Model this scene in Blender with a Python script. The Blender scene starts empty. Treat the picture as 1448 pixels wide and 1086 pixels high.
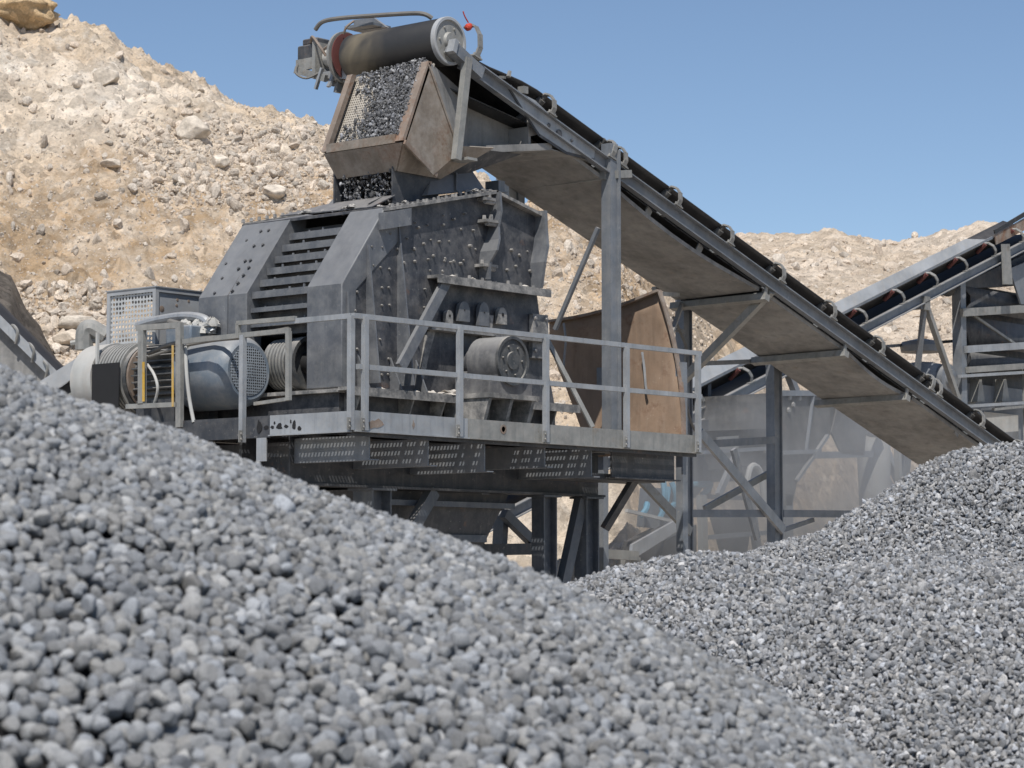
import bpy, bmesh, math, random
import numpy as np
from mathutils import Vector, Matrix

random.seed(7)
scene = bpy.context.scene
COL = scene.collection
V = Vector

# ------------------------------------------------------------------ camera frame and survey helpers
F = 3600.0; CX = 724.0; CY = 543.0; HZ = 820.0; CAMZ = 3.0
PSI = math.radians(40.0); PIT = math.atan((HZ - CY) / F)
vx, vy = math.cos(PSI), math.sin(PSI)
FWD = V((vx * math.cos(PIT), vy * math.cos(PIT), math.sin(PIT)))
RGT = V((vy, -vx, 0)); UPV = V((-vx * math.sin(PIT), -vy * math.sin(PIT), math.cos(PIT)))
CAM = V((0, 0, CAMZ))
def ray(px, py): return FWD * F + RGT * (px - CX) + UPV * (CY - py)
def onY(px, py, y):            # survey point on the vertical plane Y = y
    d = ray(px, py); return CAM + d * (y / d.y)
def onX(px, py, x):
    d = ray(px, py); return CAM + d * (x / d.x)
def atD(px, py, dd):
    d = ray(px, py); return CAM + d * (dd / (d.x * vx + d.y * vy))
def LD(lat, dep): return lat * vy + dep * vx, -lat * vx + dep * vy

# ------------------------------------------------------------------ numpy noise
_rs = np.random.RandomState(11)
_perm = _rs.permutation(512); _perm = np.concatenate([_perm, _perm, _perm])
_grad = _rs.normal(size=(512, 3)); _grad /= np.linalg.norm(_grad, axis=1)[:, None]
def noise3(x, y, z):
    x = np.asarray(x, float); y = np.asarray(y, float) + 0 * x; z = np.asarray(z, float) + 0 * x
    xi = np.floor(x).astype(int); yi = np.floor(y).astype(int); zi = np.floor(z).astype(int)
    xf = x - xi; yf = y - yi; zf = z - zi
    u = xf**3 * (xf * (xf * 6 - 15) + 10); v = yf**3 * (yf * (yf * 6 - 15) + 10); w = zf**3 * (zf * (zf * 6 - 15) + 10)
    r = 0
    for a in (0, 1):
        for b in (0, 1):
            for c in (0, 1):
                h = _perm[(_perm[(_perm[(xi + a) & 511] + yi + b) & 511] + zi + c) & 511]
                g = _grad[h]
                d = g[..., 0] * (xf - a) + g[..., 1] * (yf - b) + g[..., 2] * (zf - c)
                r = r + d * (u if a else 1 - u) * (v if b else 1 - v) * (w if c else 1 - w)
    return r
def fbm(x, y, z=0.0, oct=4, gain=0.5):
    s = 0; a = 1.0
    for k in range(oct):
        s = s + a * noise3(x * 2**k + 17.3 * k, y * 2**k - 9.1 * k, z * 2**k + 3.7 * k); a *= gain
    return s

# ------------------------------------------------------------------ materials
def new_mat(name):
    m = bpy.data.materials.new(name); m.use_nodes = True
    nt = m.node_tree; nt.nodes.clear()
    out = nt.nodes.new('ShaderNodeOutputMaterial'); b = nt.nodes.new('ShaderNodeBsdfPrincipled')
    nt.links.new(b.outputs[0], out.inputs[0])
    return m, nt, b, out
def nd(nt, t, **kw):
    n = nt.nodes.new(t)
    for k, v in kw.items():
        if k in n.inputs: n.inputs[k].default_value = v
        else: setattr(n, k, v)
    return n
def ramp(nt, src, stops):
    r = nt.nodes.new('ShaderNodeValToRGB'); e = r.color_ramp.elements
    while len(e) < len(stops): e.new(0.5)
    for i, (p, c) in enumerate(stops):
        e[i].position = p; e[i].color = (c, c, c, 1) if isinstance(c, (int, float)) else (*c, 1)
    nt.links.new(src, r.inputs[0]); return r.outputs[0]
def mixc(nt, fac, a, b, bt='MIX'):
    m = nt.nodes.new('ShaderNodeMix'); m.data_type = 'RGBA'; m.blend_type = bt
    for s, i in ((fac, 0), (a, 6), (b, 7)):
        if hasattr(s, 'is_linked') or hasattr(s, 'links'): nt.links.new(s, m.inputs[i])
        elif isinstance(s, (int, float)): m.inputs[i].default_value = s
        else: m.inputs[i].default_value = (*s, 1)
    return m.outputs[2]
def mth(nt, op, a, b=None):
    m = nt.nodes.new('ShaderNodeMath'); m.operation = op
    for s, i in ((a, 0), (b, 1)):
        if s is None: continue
        if isinstance(s, (int, float)): m.inputs[i].default_value = s
        else: nt.links.new(s, m.inputs[i])
    return m.outputs[0]
def metal(name, base, dust=(.43, .40, .36), dust_top=0.75, dust_all=0.18, rough=.6, met=0.0, rust=0.0, rustc=(.14, .06, .025),
          streak=.35, bump=.16, mott=.25, scale=1.0, speck=.55):
    """worn painted or galvanised steel: mottling, run-down streaks, rust blooms, quarry dust settled on upward faces"""
    m, nt, b, out = new_mat(name)
    tc = nd(nt, 'ShaderNodeTexCoord'); P = tc.outputs['Object']
    n1 = nd(nt, 'ShaderNodeTexNoise', Scale=1.7 * scale, Detail=8.0, Roughness=.62); nt.links.new(P, n1.inputs['Vector'])
    c = mixc(nt, ramp(nt, n1.outputs[0], [(.3, 0.), (.7, 1.)]), tuple(v * (1 - mott) for v in base), tuple(v * (1 + mott) for v in base))
    mp = nd(nt, 'ShaderNodeMapping'); mp.inputs['Scale'].default_value = (9 * scale, 9 * scale, .7 * scale); nt.links.new(P, mp.inputs[0])
    n2 = nd(nt, 'ShaderNodeTexNoise', Scale=1.0, Detail=5.0, Roughness=.6); nt.links.new(mp.outputs[0], n2.inputs['Vector'])
    st = ramp(nt, n2.outputs[0], [(.52, 0.), (.75, streak)])
    c = mixc(nt, st, c, tuple(v * .45 for v in base))
    n2b = ramp(nt, n2.outputs[0], [(.25, streak * .9), (.45, 0.)])
    c = mixc(nt, n2b, c, tuple(.5 * v + .5 * d for v, d in zip(base, dust)))
    n3 = nd(nt, 'ShaderNodeTexNoise', Scale=6.0 * scale, Detail=9.0, Roughness=.7); nt.links.new(P, n3.inputs['Vector'])
    if rust > 0:
        n4 = nd(nt, 'ShaderNodeTexNoise', Scale=3.1 * scale, Detail=8.0, Roughness=.68); nt.links.new(P, n4.inputs['Vector'])
        rf = ramp(nt, n4.outputs[0], [(.62 - .22 * rust, 0.), (.74 - .22 * rust, min(1, .5 + rust))])
        c = mixc(nt, rf, c, mixc(nt, n3.outputs[0], rustc, tuple(min(1, v * 2.1) for v in rustc)))
    da = ramp(nt, n3.outputs[0], [(.42, 0.), (.72, min(1, dust_all * 2.2))])
    ge = nd(nt, 'ShaderNodeNewGeometry'); sx = nd(nt, 'ShaderNodeSeparateXYZ'); nt.links.new(ge.outputs['Normal'], sx.inputs[0])
    up = ramp(nt, sx.outputs[2], [(.25, 0.), (.85, 1.)])
    dn = ramp(nt, n3.outputs[0], [(.25, .45), (.6, 1.)])
    top = mth(nt, 'MULTIPLY', mth(nt, 'MULTIPLY', up, dn), dust_top)
    n5 = nd(nt, 'ShaderNodeTexNoise', Scale=26.0, Detail=5.0, Roughness=.6); nt.links.new(P, n5.inputs['Vector'])
    sp5 = mth(nt, 'MULTIPLY', ramp(nt, n5.outputs[0], [(.63, 0.), (.70, speck)]), ramp(nt, n1.outputs[0], [(.38, .1), (.62, 1.)]))
    fac = mth(nt, 'MAXIMUM', mth(nt, 'MAXIMUM', top, da), sp5)
    c = mixc(nt, fac, c, dust)
    nt.links.new(c, b.inputs['Base Color'])
    b.inputs['Metallic'].default_value = met
    rr = mth(nt, 'ADD', mth(nt, 'MULTIPLY', n3.outputs[0], .3), rough - .15)
    nt.links.new(rr, b.inputs['Roughness'])
    bm = nd(nt, 'ShaderNodeBump', Strength=bump, Distance=.02)
    nt.links.new(mth(nt, 'ADD', n3.outputs[0], n1.outputs[0]), bm.inputs['Height']); nt.links.new(bm.outputs[0], b.inputs['Normal'])
    return m
def plain(name, col, rough=.6, met=0.0):
    m, nt, b, out = new_mat(name)
    tc = nd(nt, 'ShaderNodeTexCoord'); n = nd(nt, 'ShaderNodeTexNoise', Scale=7.0, Detail=6.0); nt.links.new(tc.outputs['Object'], n.inputs['Vector'])
    nt.links.new(mixc(nt, n.outputs[0], tuple(v * .7 for v in col), tuple(min(1, v * 1.3) for v in col)), b.inputs['Base Color'])
    b.inputs['Roughness'].default_value = rough; b.inputs['Metallic'].default_value = met
    return m

M = {}
M['crusher'] = metal('dark_crusher_steel', (.037, .040, .048), dust=(.36, .34, .32), dust_top=.6, dust_all=.15, rough=.55, streak=.34, rust=.02, mott=.3)
M['crusher_front'] = metal('grey_front_plate_steel', (.108, .114, .125), dust=(.38, .37, .35), dust_top=.5, dust_all=.14, rough=.5, streak=.30, mott=.26)
M['ledge'] = metal('dusty_ledge_steel', (.12, .12, .12), dust=(.52, .49, .45), dust_top=1.0, dust_all=.35, rough=.8)
M['bolt'] = metal('dusty_bolt_steel', (.12, .115, .11), dust=(.40, .38, .35), dust_top=1.0, dust_all=.2, rough=.8)
M['galv'] = metal('galvanised_steel', (.33, .345, .36), dust_top=.5, dust_all=.14, rough=.5, met=.25, streak=.45, mott=.22, scale=2.0)
M['galv_dull'] = metal('dull_galvanised_steel', (.25, .25, .235), dust_top=.5, dust_all=.2, rough=.6, met=.15, streak=.5, rust=.12, rustc=(.10, .07, .04), scale=1.6)
M['frame'] = metal('grey_blue_frame_steel', (.165, .18, .20), dust_top=.6, dust_all=.12, rough=.5, met=.1)
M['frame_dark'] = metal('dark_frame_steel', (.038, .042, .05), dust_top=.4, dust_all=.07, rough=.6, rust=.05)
M['tray'] = metal('dirty_tray_steel', (.205, .202, .195), dust_top=.3, dust_all=.15, rough=.65, streak=.6, rust=.05, rustc=(.12, .095, .07), mott=.42)
M['chute'] = metal('rusty_chute_steel', (.20, .165, .13), dust_top=.5, dust_all=.22, rough=.7, rust=.45, rustc=(.10, .055, .03), mott=.3)
M['rustplate'] = metal('brown_rusted_plate', (.27, .185, .125), dust=(.45, .38, .31), dust_top=.4, dust_all=.06, rough=.8, rust=.25, rustc=(.10, .05, .028), streak=.45, mott=.25)
M['rustframe'] = metal('brown_frame_steel', (.20, .15, .115), dust_top=.4, dust_all=.2, rough=.75, rust=.45, rustc=(.12, .055, .025))
M['rubber'] = metal('black_belt_rubber', (.017, .017, .018), dust=(.22, .2, .18), dust_top=.25, dust_all=.05, rough=.55, streak=.2)
M['motor'] = metal('blue_grey_motor_paint', (.145, .178, .215), dust_top=.65, dust_all=.2, rough=.45, streak=.2)
M['motor_dark'] = metal('dark_motor_fins', (.05, .055, .06), dust_top=.9, dust_all=.12, rough=.6)
M['pale'] = metal('pale_dusty_steel', (.42, .42, .40), dust_top=.8, dust_all=.4, rough=.75)
M['bracket'] = metal('pale_galvanised_bracket', (.19, .19, .18), dust_top=.6, dust_all=.3, rough=.6, met=.1)
M['skirt'] = metal('pale_skirt_sheet', (.33, .345, .36), dust_top=.5, dust_all=.2, rough=.6, streak=.2)
M['roller'] = metal('dark_roller_steel', (.06, .058, .055), dust_top=.6, dust_all=.15, rough=.6)
M['red'] = plain('faded_red_paint', (.13, .042, .036), .8)
M['yellow'] = metal('worn_yellow_paint', (.55, .33, .04), dust_top=.5, dust_all=.3, rough=.7, rust=.15)
M['orange'] = plain('bright_orange_red_plastic', (.50, .055, .03), .6)
M['blue'] = plain('faded_blue_paint', (.10, .26, .36), .6)
M['cable'] = plain('grey_dusty_cable', (.16, .15, .135), .7)
M['hopper'] = metal('dusty_hopper_steel', (.062, .060, .056), dust=(.26, .24, .215), dust_top=.8, dust_all=.2, rough=.8, streak=.55, mott=.4, rust=.1, scale=.8)
M['dusty_cast'] = metal('dusty_cast_iron', (.10, .10, .105), dust=(.34, .33, .31), dust_top=.7, dust_all=.2, rough=.75, streak=.6)
M['legs'] = metal('dark_blue_leg_steel', (.075, .088, .108), dust_top=.5, dust_all=.08, rough=.5)
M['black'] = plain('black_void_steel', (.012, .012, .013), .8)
M['duststuff'] = plain('settled_white_dust', (.52, .48, .43), .95)
def drum_mat():
    m, nt, b, out = new_mat('worn_drum_rubber')
    tc = nd(nt, 'ShaderNodeTexCoord'); n = nd(nt, 'ShaderNodeTexNoise', Scale=2.0, Detail=3.0, Distortion=1.2); nt.links.new(tc.outputs['Object'], n.inputs['Vector'])
    sp = nd(nt, 'ShaderNodeSeparateXYZ'); nt.links.new(tc.outputs['Object'], sp.inputs[0])
    g = nd(nt, 'ShaderNodeMapRange'); g.inputs[1].default_value = -.35; g.inputs[2].default_value = .72
    nt.links.new(sp.outputs[1], g.inputs[0])
    band = ramp(nt, mth(nt, 'ADD', g.outputs[0], mth(nt, 'MULTIPLY', mth(nt, 'SUBTRACT', n.outputs[0], .5), .55)), [(.3, 0.), (.55, .25), (.78, 1.), (.95, .3), (1., .05)])
    n2 = nd(nt, 'ShaderNodeTexNoise', Scale=9.0, Detail=6.0); nt.links.new(tc.outputs['Object'], n2.inputs['Vector'])
    c = mixc(nt, n2.outputs[0], (.018, .018, .019), (.035, .034, .033))
    nt.links.new(mixc(nt, mth(nt, 'MULTIPLY', band, .75), c, (.20, .165, .11)), b.inputs['Base Color'])
    b.inputs['Roughness'].default_value = .55
    return m
M['drum'] = drum_mat()
def perforated(name, base, hole, scale, see=False, patch=None, axes='YZ'):
    """sheet with rows of punched holes; the holes are really open when see is true"""
    m, nt, b, out = new_mat(name)
    tc = nd(nt, 'ShaderNodeTexCoord')
    vo = nd(nt, 'ShaderNodeTexVoronoi', Scale=scale); vo.voronoi_dimensions = '2D'; vo.inputs['Randomness'].default_value = .15
    sp = nd(nt, 'ShaderNodeSeparateXYZ'); cb_ = nd(nt, 'ShaderNodeCombineXYZ'); nt.links.new(tc.outputs['Object'], sp.inputs[0])
    nt.links.new(sp.outputs[axes[0]], cb_.inputs[0]); nt.links.new(sp.outputs[axes[1]], cb_.inputs[1]); nt.links.new(cb_.outputs[0], vo.inputs['Vector'])
    h = ramp(nt, vo.outputs['Distance'], [(.30, 1.), (.36, 0.)])
    n = nd(nt, 'ShaderNodeTexNoise', Scale=3.0, Detail=7.0); nt.links.new(tc.outputs['Object'], n.inputs['Vector'])
    c = mixc(nt, n.outputs[0], tuple(v * .65 for v in base), tuple(v * 1.3 for v in base))
    nt.links.new(mixc(nt, h, c, hole), b.inputs['Base Color']); b.inputs['Roughness'].default_value = .75
    bp = nd(nt, 'ShaderNodeBump', Strength=.6, Distance=.01, invert=True); nt.links.new(h, bp.inputs['Height']); nt.links.new(bp.outputs[0], b.inputs['Normal'])
    if see:
        f = h
        if patch:
            n9 = nd(nt, 'ShaderNodeTexNoise', Scale=patch, Detail=2.0); nt.links.new(tc.outputs['Object'], n9.inputs['Vector'])
            f = mth(nt, 'MULTIPLY', h, ramp(nt, n9.outputs[0], [(.42, 0.), (.5, 1.)]))
        tr = nd(nt, 'ShaderNodeBsdfTransparent'); mx = nd(nt, 'ShaderNodeMixShader')
        nt.links.new(f, mx.inputs[0]); nt.links.new(b.outputs[0], mx.inputs[1]); nt.links.new(tr.outputs[0], mx.inputs[2]); nt.links.new(mx.outputs[0], out.inputs[0])
    return m
M['lining'] = perforated('perforated_chute_lining', (.44, .40, .34), (.12, .10, .08), 34)
M['mesh'] = perforated('punched_guard_sheet', (.46, .47, .47), (.05, .05, .05), 19, True, 1.6)
M['grille'] = perforated('fan_grille_sheet', (.26, .29, .32), (.012, .012, .012), 34, axes='XZ')

def stone_mat(name, stops, tint_lo, tint_hi, bump=.4, nscale=6.0):
    m, nt, b, out = new_mat(name)
    oi = nd(nt, 'ShaderNodeObjectInfo'); tc = nd(nt, 'ShaderNodeTexCoord')
    v = ramp(nt, oi.outputs['Random'], stops)
    hue = nd(nt, 'ShaderNodeMath', operation='FRACT'); nt.links.new(mth(nt, 'MULTIPLY', oi.outputs['Random'], 37.0), hue.inputs[0])
    tint = mixc(nt, hue.outputs[0], tint_lo, tint_hi)
    n = nd(nt, 'ShaderNodeTexNoise', Scale=nscale, Detail=8.0, Roughness=.65)
    of = nd(nt, 'ShaderNodeVectorMath', operation='ADD'); nt.links.new(tc.outputs['Object'], of.inputs[0]); nt.links.new(mth(nt, 'MULTIPLY', oi.outputs['Random'], 91.0), of.inputs[1])
    nt.links.new(of.outputs[0], n.inputs['Vector'])
    c = mixc(nt, 1.0, v, tint, 'MULTIPLY')
    c = mixc(nt, 1.0, c, ramp(nt, n.outputs[0], [(.25, .55), (.5, .95), (.75, 1.35)]), 'MULTIPLY')
    nt.links.new(c, b.inputs['Base Color']); b.inputs['Roughness'].default_value = .92
    b.inputs['Specular IOR Level'].default_value = .25
    bp = nd(nt, 'ShaderNodeBump', Strength=bump, Distance=.15); nt.links.new(n.outputs[0], bp.inputs['Height']); nt.links.new(bp.outputs[0], b.inputs['Normal'])
    return m
M['pebble'] = stone_mat('grey_pebble_stone', [(0., .20), (.3, .265), (.7, .33), (.93, .41), (1., .51)], (.94, .985, 1.05), (1.02, 1.0, .96))
M['chip'] = stone_mat('grey_chipping_stone', [(0., .16), (.3, .285), (.7, .38), (.93, .49), (1., .66)], (.95, .985, 1.045), (1.04, 1., .95))
M['darkchip'] = stone_mat('shade_dark_chipping', [(0., .09), (.5, .16), (.85, .26), (1., .5)], (.96, .98, 1.05), (1.02, 1., .98))  # stone colour darkened to stand in for the shade inside the chute
M['rock'] = stone_mat('pale_limestone_rubble', [(0., .40), (.3, .52), (.8, .62), (1., .72)], (1.03, .91, .77), (1.05, .87, .69), nscale=3.0)
M['boulder'] = stone_mat('pale_limestone_boulder', [(0., .58), (1., .66)], (1.05, .93, .78), (1.06, .90, .72), nscale=2.0)

# ------------------------------------------------------------------ mesh builder
class MB:
    def __init__(s): s.v = []; s.f = []; s.mi = []; s.sm = []; s.cur = 0
    def add(s, vs, fs, smooth=False):
        o = len(s.v); s.v += [tuple(v) for v in vs]
        for f in fs: s.f.append([o + i for i in f]); s.mi.append(s.cur); s.sm.append(smooth)
        return s
    def hexa(s, c):   # 8 corners: bottom 0-3 loop, top 4-7 loop
        return s.add(c, [(0, 3, 2, 1), (4, 5, 6, 7), (0, 1, 5, 4), (1, 2, 6, 5), (2, 3, 7, 6), (3, 0, 4, 7)])
    def box(s, x0, x1, y0, y1, z0, z1):
        return s.hexa([(x0, y0, z0), (x1, y0, z0), (x1, y1, z0), (x0, y1, z0), (x0, y0, z1), (x1, y0, z1), (x1, y1, z1), (x0, y1, z1)])
    def bar(s, p, q, w, h, up=(0, 0, 1)):     # w sideways, h along up
        p = V(p); q = V(q); d = (q - p).normalized(); u = V(up)
        if abs(d.dot(u)) > .98: u = V((0, 1, 0)) if abs(d.y) < .9 else V((1, 0, 0))
        sd = d.cross(u).normalized(); u = sd.cross(d).normalized()
        a = sd * (w / 2); b = u * (h / 2)
        return s.hexa([p - a - b, p + a - b, p + a + b, p - a + b, q - a - b, q + a - b, q + a + b, q - a + b])
    def angle(s, p, q, w, t=.012, a=(0, 0, 1), b=(0, 1, 0)):   # L section, legs along a and b
        p = V(p); q = V(q); a = V(a); b = V(b)
        for u, n in ((a, b), (b, a)):
            c = [p, p + u * w, p + u * w + n * t, p + n * t]; e = [x + (q - p) for x in c]
            s.hexa(c + e)
        return s
    def channel(s, p, q, h, w, t=.015, up=(0, 0, 1), out=(0, -1, 0)):   # C section: web of height h at the line, flanges w towards out
        p = V(p); q = V(q); u = V(up).normalized(); o = V(out).normalized(); d = q - p
        def slab(o0, a, b):
            c = [p + o0, p + o0 + a, p + o0 + a + b, p + o0 + b]; s.hexa(c + [x + d for x in c])
        slab(-u * (h / 2) - o * t, o * t, u * h)
        slab(-u * (h / 2), o * w, u * t); slab(u * (h / 2 - t), o * w, u * t)
        return s
    def cyl(s, p, q, r, r2=None, seg=24, caps=True, smooth=True):
        p = V(p); q = V(q); r2 = r if r2 is None else r2; d = (q - p).normalized()
        a = d.orthogonal().normalized(); b = d.cross(a)
        vs = []
        for k in range(seg):
            t = 2 * math.pi * k / seg; e = a * math.cos(t) + b * math.sin(t); vs += [p + e * r, q + e * r2]
        s.add(vs, [(2 * k, 2 * ((k + 1) % seg), 2 * ((k + 1) % seg) + 1, 2 * k + 1) for k in range(seg)], smooth)
        if caps:
            s.add(vs[0::2], [tuple(reversed(range(seg)))]); s.add(vs[1::2], [tuple(range(seg))])
        return s
    def rings(s, p, d, prof, seg=32):      # lathe about axis d: list of (distance, radius)
        p = V(p); d = V(d).normalized(); a = d.orthogonal().normalized(); b = d.cross(a); vs = []
        for (t, r) in prof:
            for k in range(seg):
                an = 2 * math.pi * k / seg; vs.append(p + d * t + (a * math.cos(an) + b * math.sin(an)) * r)
        fs = []
        for i in range(len(prof) - 1):
            for k in range(seg):
                k2 = (k + 1) % seg; fs.append((i * seg + k, i * seg + k2, (i + 1) * seg + k2, (i + 1) * seg + k))
        fs.append(tuple(reversed(range(seg)))); fs.append(tuple(range((len(prof) - 1) * seg, len(prof) * seg)))
        s.add(vs, fs, False); return s
    def tube(s, pts, r, seg=8, sub=5):
        P = [V(p) for p in pts]; Q = []
        if len(P) > 2 and sub > 1:
            for i in range(len(P) - 1):
                a = P[max(i - 1, 0)]; b = P[i]; c = P[i + 1]; d = P[min(i + 2, len(P) - 1)]
                for k in range(sub):
                    t = k / sub
                    Q.append(.5 * ((2 * b) + (c - a) * t + (2 * a - 5 * b + 4 * c - d) * t * t + (-a + 3 * b - 3 * c + d) * t**3))
            Q.append(P[-1])
        else: Q = P
        vs = []; n = len(Q); ref = None
        for i in range(n):
            d = (Q[min(i + 1, n - 1)] - Q[max(i - 1, 0)]).normalized()
            if ref is None: ref = d.orthogonal().normalized()
            ref = (ref - d * ref.dot(d)).normalized(); b = d.cross(ref)
            for k in range(seg):
                t = 2 * math.pi * k / seg; vs.append(Q[i] + (ref * math.cos(t) + b * math.sin(t)) * r)
        fs = [(i * seg + k, i * seg + (k + 1) % seg, (i + 1) * seg + (k + 1) % seg, (i + 1) * seg + k) for i in range(n - 1) for k in range(seg)]
        fs += [tuple(reversed(range(seg))), tuple(range((n - 1) * seg, n * seg))]
        s.add(vs, fs, True); return s
    def prism(s, poly, ext):               # polygon of 3-D points extruded by a vector
        n = len(poly); A = [V(p) for p in poly]; e = V(ext); B = [p + e for p in A]
        fs = [tuple(reversed(range(n))), tuple(range(n, 2 * n))] + [(i, (i + 1) % n, n + (i + 1) % n, n + i) for i in range(n)]
        return s.add(A + B, fs)
    def grid(s, rows, smooth=True, thick=None):
        n = len(rows); m = len(rows[0]); vs = [p for r in rows for p in r]
        fs = [(i * m + j, i * m + j + 1, (i + 1) * m + j + 1, (i + 1) * m + j) for i in range(n - 1) for j in range(m - 1)]
        s.add(vs, fs, smooth)
        return s
    def bolt(s, p, d, r=.02, h=.016):
        p = V(p); d = V(d); return s.cyl(p, p + d * h, r, r * .8, seg=6, smooth=False)
    def obj(s, name, mat, parent=None, loc=None, recalc=True, solid=0, bevel=0):
        o0 = V(loc) if loc is not None else (parent.matrix_world.translation if parent else V((0, 0, 0)))
        me = bpy.data.meshes.new(name)
        me.from_pydata([tuple(V(v) - o0) for v in s.v], [], s.f)
        mats = mat if isinstance(mat, (list, tuple)) else [mat]
        for k in mats: me.materials.append(M[k] if isinstance(k, str) else k)
        me.polygons.foreach_set('material_index', s.mi); me.polygons.foreach_set('use_smooth', s.sm)
        if recalc:
            b = bmesh.new(); b.from_mesh(me); bmesh.ops.recalc_face_normals(b, faces=b.faces); b.to_mesh(me); b.free()
        me.polygons.foreach_set('use_smooth', [True] * len(me.polygons)); me.set_sharp_from_angle(angle=math.radians(34))
        me.update()
        o = bpy.data.objects.new(name, me); COL.objects.link(o)
        if parent:
            o.parent = parent
        else: o.location = o0
        if solid:
            md = o.modifiers.new('thickness', 'SOLIDIFY'); md.thickness = solid; md.offset = 0
        if bevel:
            md = o.modifiers.new('soft_edges', 'BEVEL'); md.width = bevel; md.segments = 2; md.limit_method = 'ANGLE'; md.angle_limit = math.radians(40)
        return o
def thing(name, label, cat, loc, group=None):
    o = bpy.data.objects.new(name, None); COL.objects.link(o); o.location = V(loc); o.empty_display_size = .2
    o.matrix_world = Matrix.Translation(V(loc))
    o['label'] = label; o['category'] = cat
    if group: o['group'] = group
    return o
def tag(o, label=None, cat=None, group=None, kind=None):
    if label: o['label'] = label
    if cat: o['category'] = cat
    if group: o['group'] = group
    if kind: o['kind'] = kind
    return o
def part(name, mat, parent, fn, **kw):
    b = MB(); fn(b)
    # a sub-part's mesh is made relative to the thing's base, like its part
    root = parent
    while root.parent: root = root.parent
    return b.obj(name, mat, parent, loc=root.location, **kw)

# ================================================================== GROUND, HILLS, STOCKPILES
def grid_mesh(name, X, Y, Z, mat, smooth=True):
    n, m = X.shape
    co = np.stack([X, Y, Z], -1).reshape(-1, 3).astype(np.float32)
    i = np.arange((n - 1) * (m - 1)); r = i // (m - 1); c = i % (m - 1)
    a = r * m + c
    q = np.stack([a, a + 1, a + m + 1, a + m], -1).astype(np.int32)
    me = bpy.data.meshes.new(name); me.vertices.add(len(co)); me.vertices.foreach_set('co', co.ravel())
    me.loops.add(q.size); me.loops.foreach_set('vertex_index', q.ravel())
    me.polygons.add(len(q)); me.polygons.foreach_set('loop_start', np.arange(0, q.size, 4, dtype=np.int32))
    me.update(calc_edges=True); me.validate()
    me.polygons.foreach_set('use_smooth', np.full(len(q), smooth))
    me.materials.append(M[mat]); o = bpy.data.objects.new(name, me); return o

def earth_mat(name, c1, c2, c3, scale=1.0, bump=.8, band=False):
    m, nt, b, out = new_mat(name)
    ge = nd(nt, 'ShaderNodeNewGeometry'); P = ge.outputs['Position']
    n1 = nd(nt, 'ShaderNodeTexNoise', Scale=.16 * scale, Detail=9.0, Roughness=.62, Distortion=.6); nt.links.new(P, n1.inputs['Vector'])
    n2 = nd(nt, 'ShaderNodeTexNoise', Scale=1.6 * scale, Detail=10.0, Roughness=.7); nt.links.new(P, n2.inputs['Vector'])
    n3 = nd(nt, 'ShaderNodeTexVoronoi', Scale=3.2 * scale); nt.links.new(P, n3.inputs['Vector'])
    n4 = nd(nt, 'ShaderNodeTexNoise', Scale=9.0 * scale, Detail=8.0, Roughness=.75); nt.links.new(P, n4.inputs['Vector'])
    c = mixc(nt, ramp(nt, n1.outputs[0], [(.40, 0.), (.58, 1.)]), c1, c2)
    c = mixc(nt, ramp(nt, n2.outputs[0], [(.52, 0.), (.66, .8)]), c, c3)
    if band:      # ochre seams running through the bank, and a browner foot
        sz_ = nd(nt, 'ShaderNodeSeparateXYZ'); nt.links.new(P, sz_.inputs[0])
        hz_ = mth(nt, 'ADD', sz_.outputs[2], mth(nt, 'MULTIPLY', mth(nt, 'SUBTRACT', n1.outputs[0], .5), 9.0))
        bz = ramp(nt, mth(nt, 'DIVIDE', hz_, 20.0), [(.20, .1), (.27, .75), (.33, .25), (.40, .5), (.46, .95), (.55, .9), (.61, .0), (.72, .0), (.76, .45), (.80, .0)])
        bz = mth(nt, 'MULTIPLY', bz, ramp(nt, n2.outputs[0], [(.38, .25), (.58, 1.)]))
        c = mixc(nt, bz, c, (.43, .30, .18))
    vs = nd(nt, 'ShaderNodeSeparateColor'); nt.links.new(n3.outputs['Color'], vs.inputs[0])
    c = mixc(nt, .55, c, mixc(nt, 1.0, c, ramp(nt, vs.outputs[0], [(0., .55), (1., 1.45)]), 'MULTIPLY'))
    c = mixc(nt, 1.0, c, ramp(nt, n4.outputs[0], [(.28, .62), (.5, 1.), (.72, 1.22)]), 'MULTIPLY')
    nt.links.new(c, b.inputs['Base Color']); b.inputs['Roughness'].default_value = .95; b.inputs['Specular IOR Level'].default_value = .1
    bp = nd(nt, 'ShaderNodeBump', Strength=bump, Distance=.05)
    nt.links.new(mth(nt, 'ADD', mth(nt, 'MULTIPLY', n4.outputs[0], 1.6), mth(nt, 'MULTIPLY', n3.outputs['Distance'], -.5)), bp.inputs['Height']); nt.links.new(bp.outputs[0], b.inputs['Normal'])
    return m
M['hill'] = earth_mat('limestone_spoil', (.68, .59, .485), (.60, .485, .36), (.73, .66, .57), bump=1.0, band=True)
M['hill_far'] = earth_mat('far_limestone', (.56, .47, .375), (.49, .40, .305), (.61, .53, .44), bump=1.0, scale=.8)
M['ground'] = earth_mat('quarry_floor', (.52, .46, .39), (.48, .41, .34), (.56, .51, .46))
M['darkheap'] = earth_mat('dark_gravel_earth', (.13, .115, .10), (.17, .145, .12), (.09, .08, .072), scale=2.2)
M['pilebase'] = earth_mat('gap_shade_gravel', (.05, .05, .054), (.07, .07, .074), (.035, .035, .038), scale=9.0)  # pile core coloured near black as the shade between stones

# one sheet of ground out to the horizon
g = MB(); R_ = 3000.0
g.add([(-R_, -R_, 0), (R_, -R_, 0), (R_, R_, 0), (-R_, R_, 0)], [(0, 1, 2, 3)])
tag(g.obj('ground', 'ground', loc=(0, 0, 0)), kind='structure')

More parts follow.
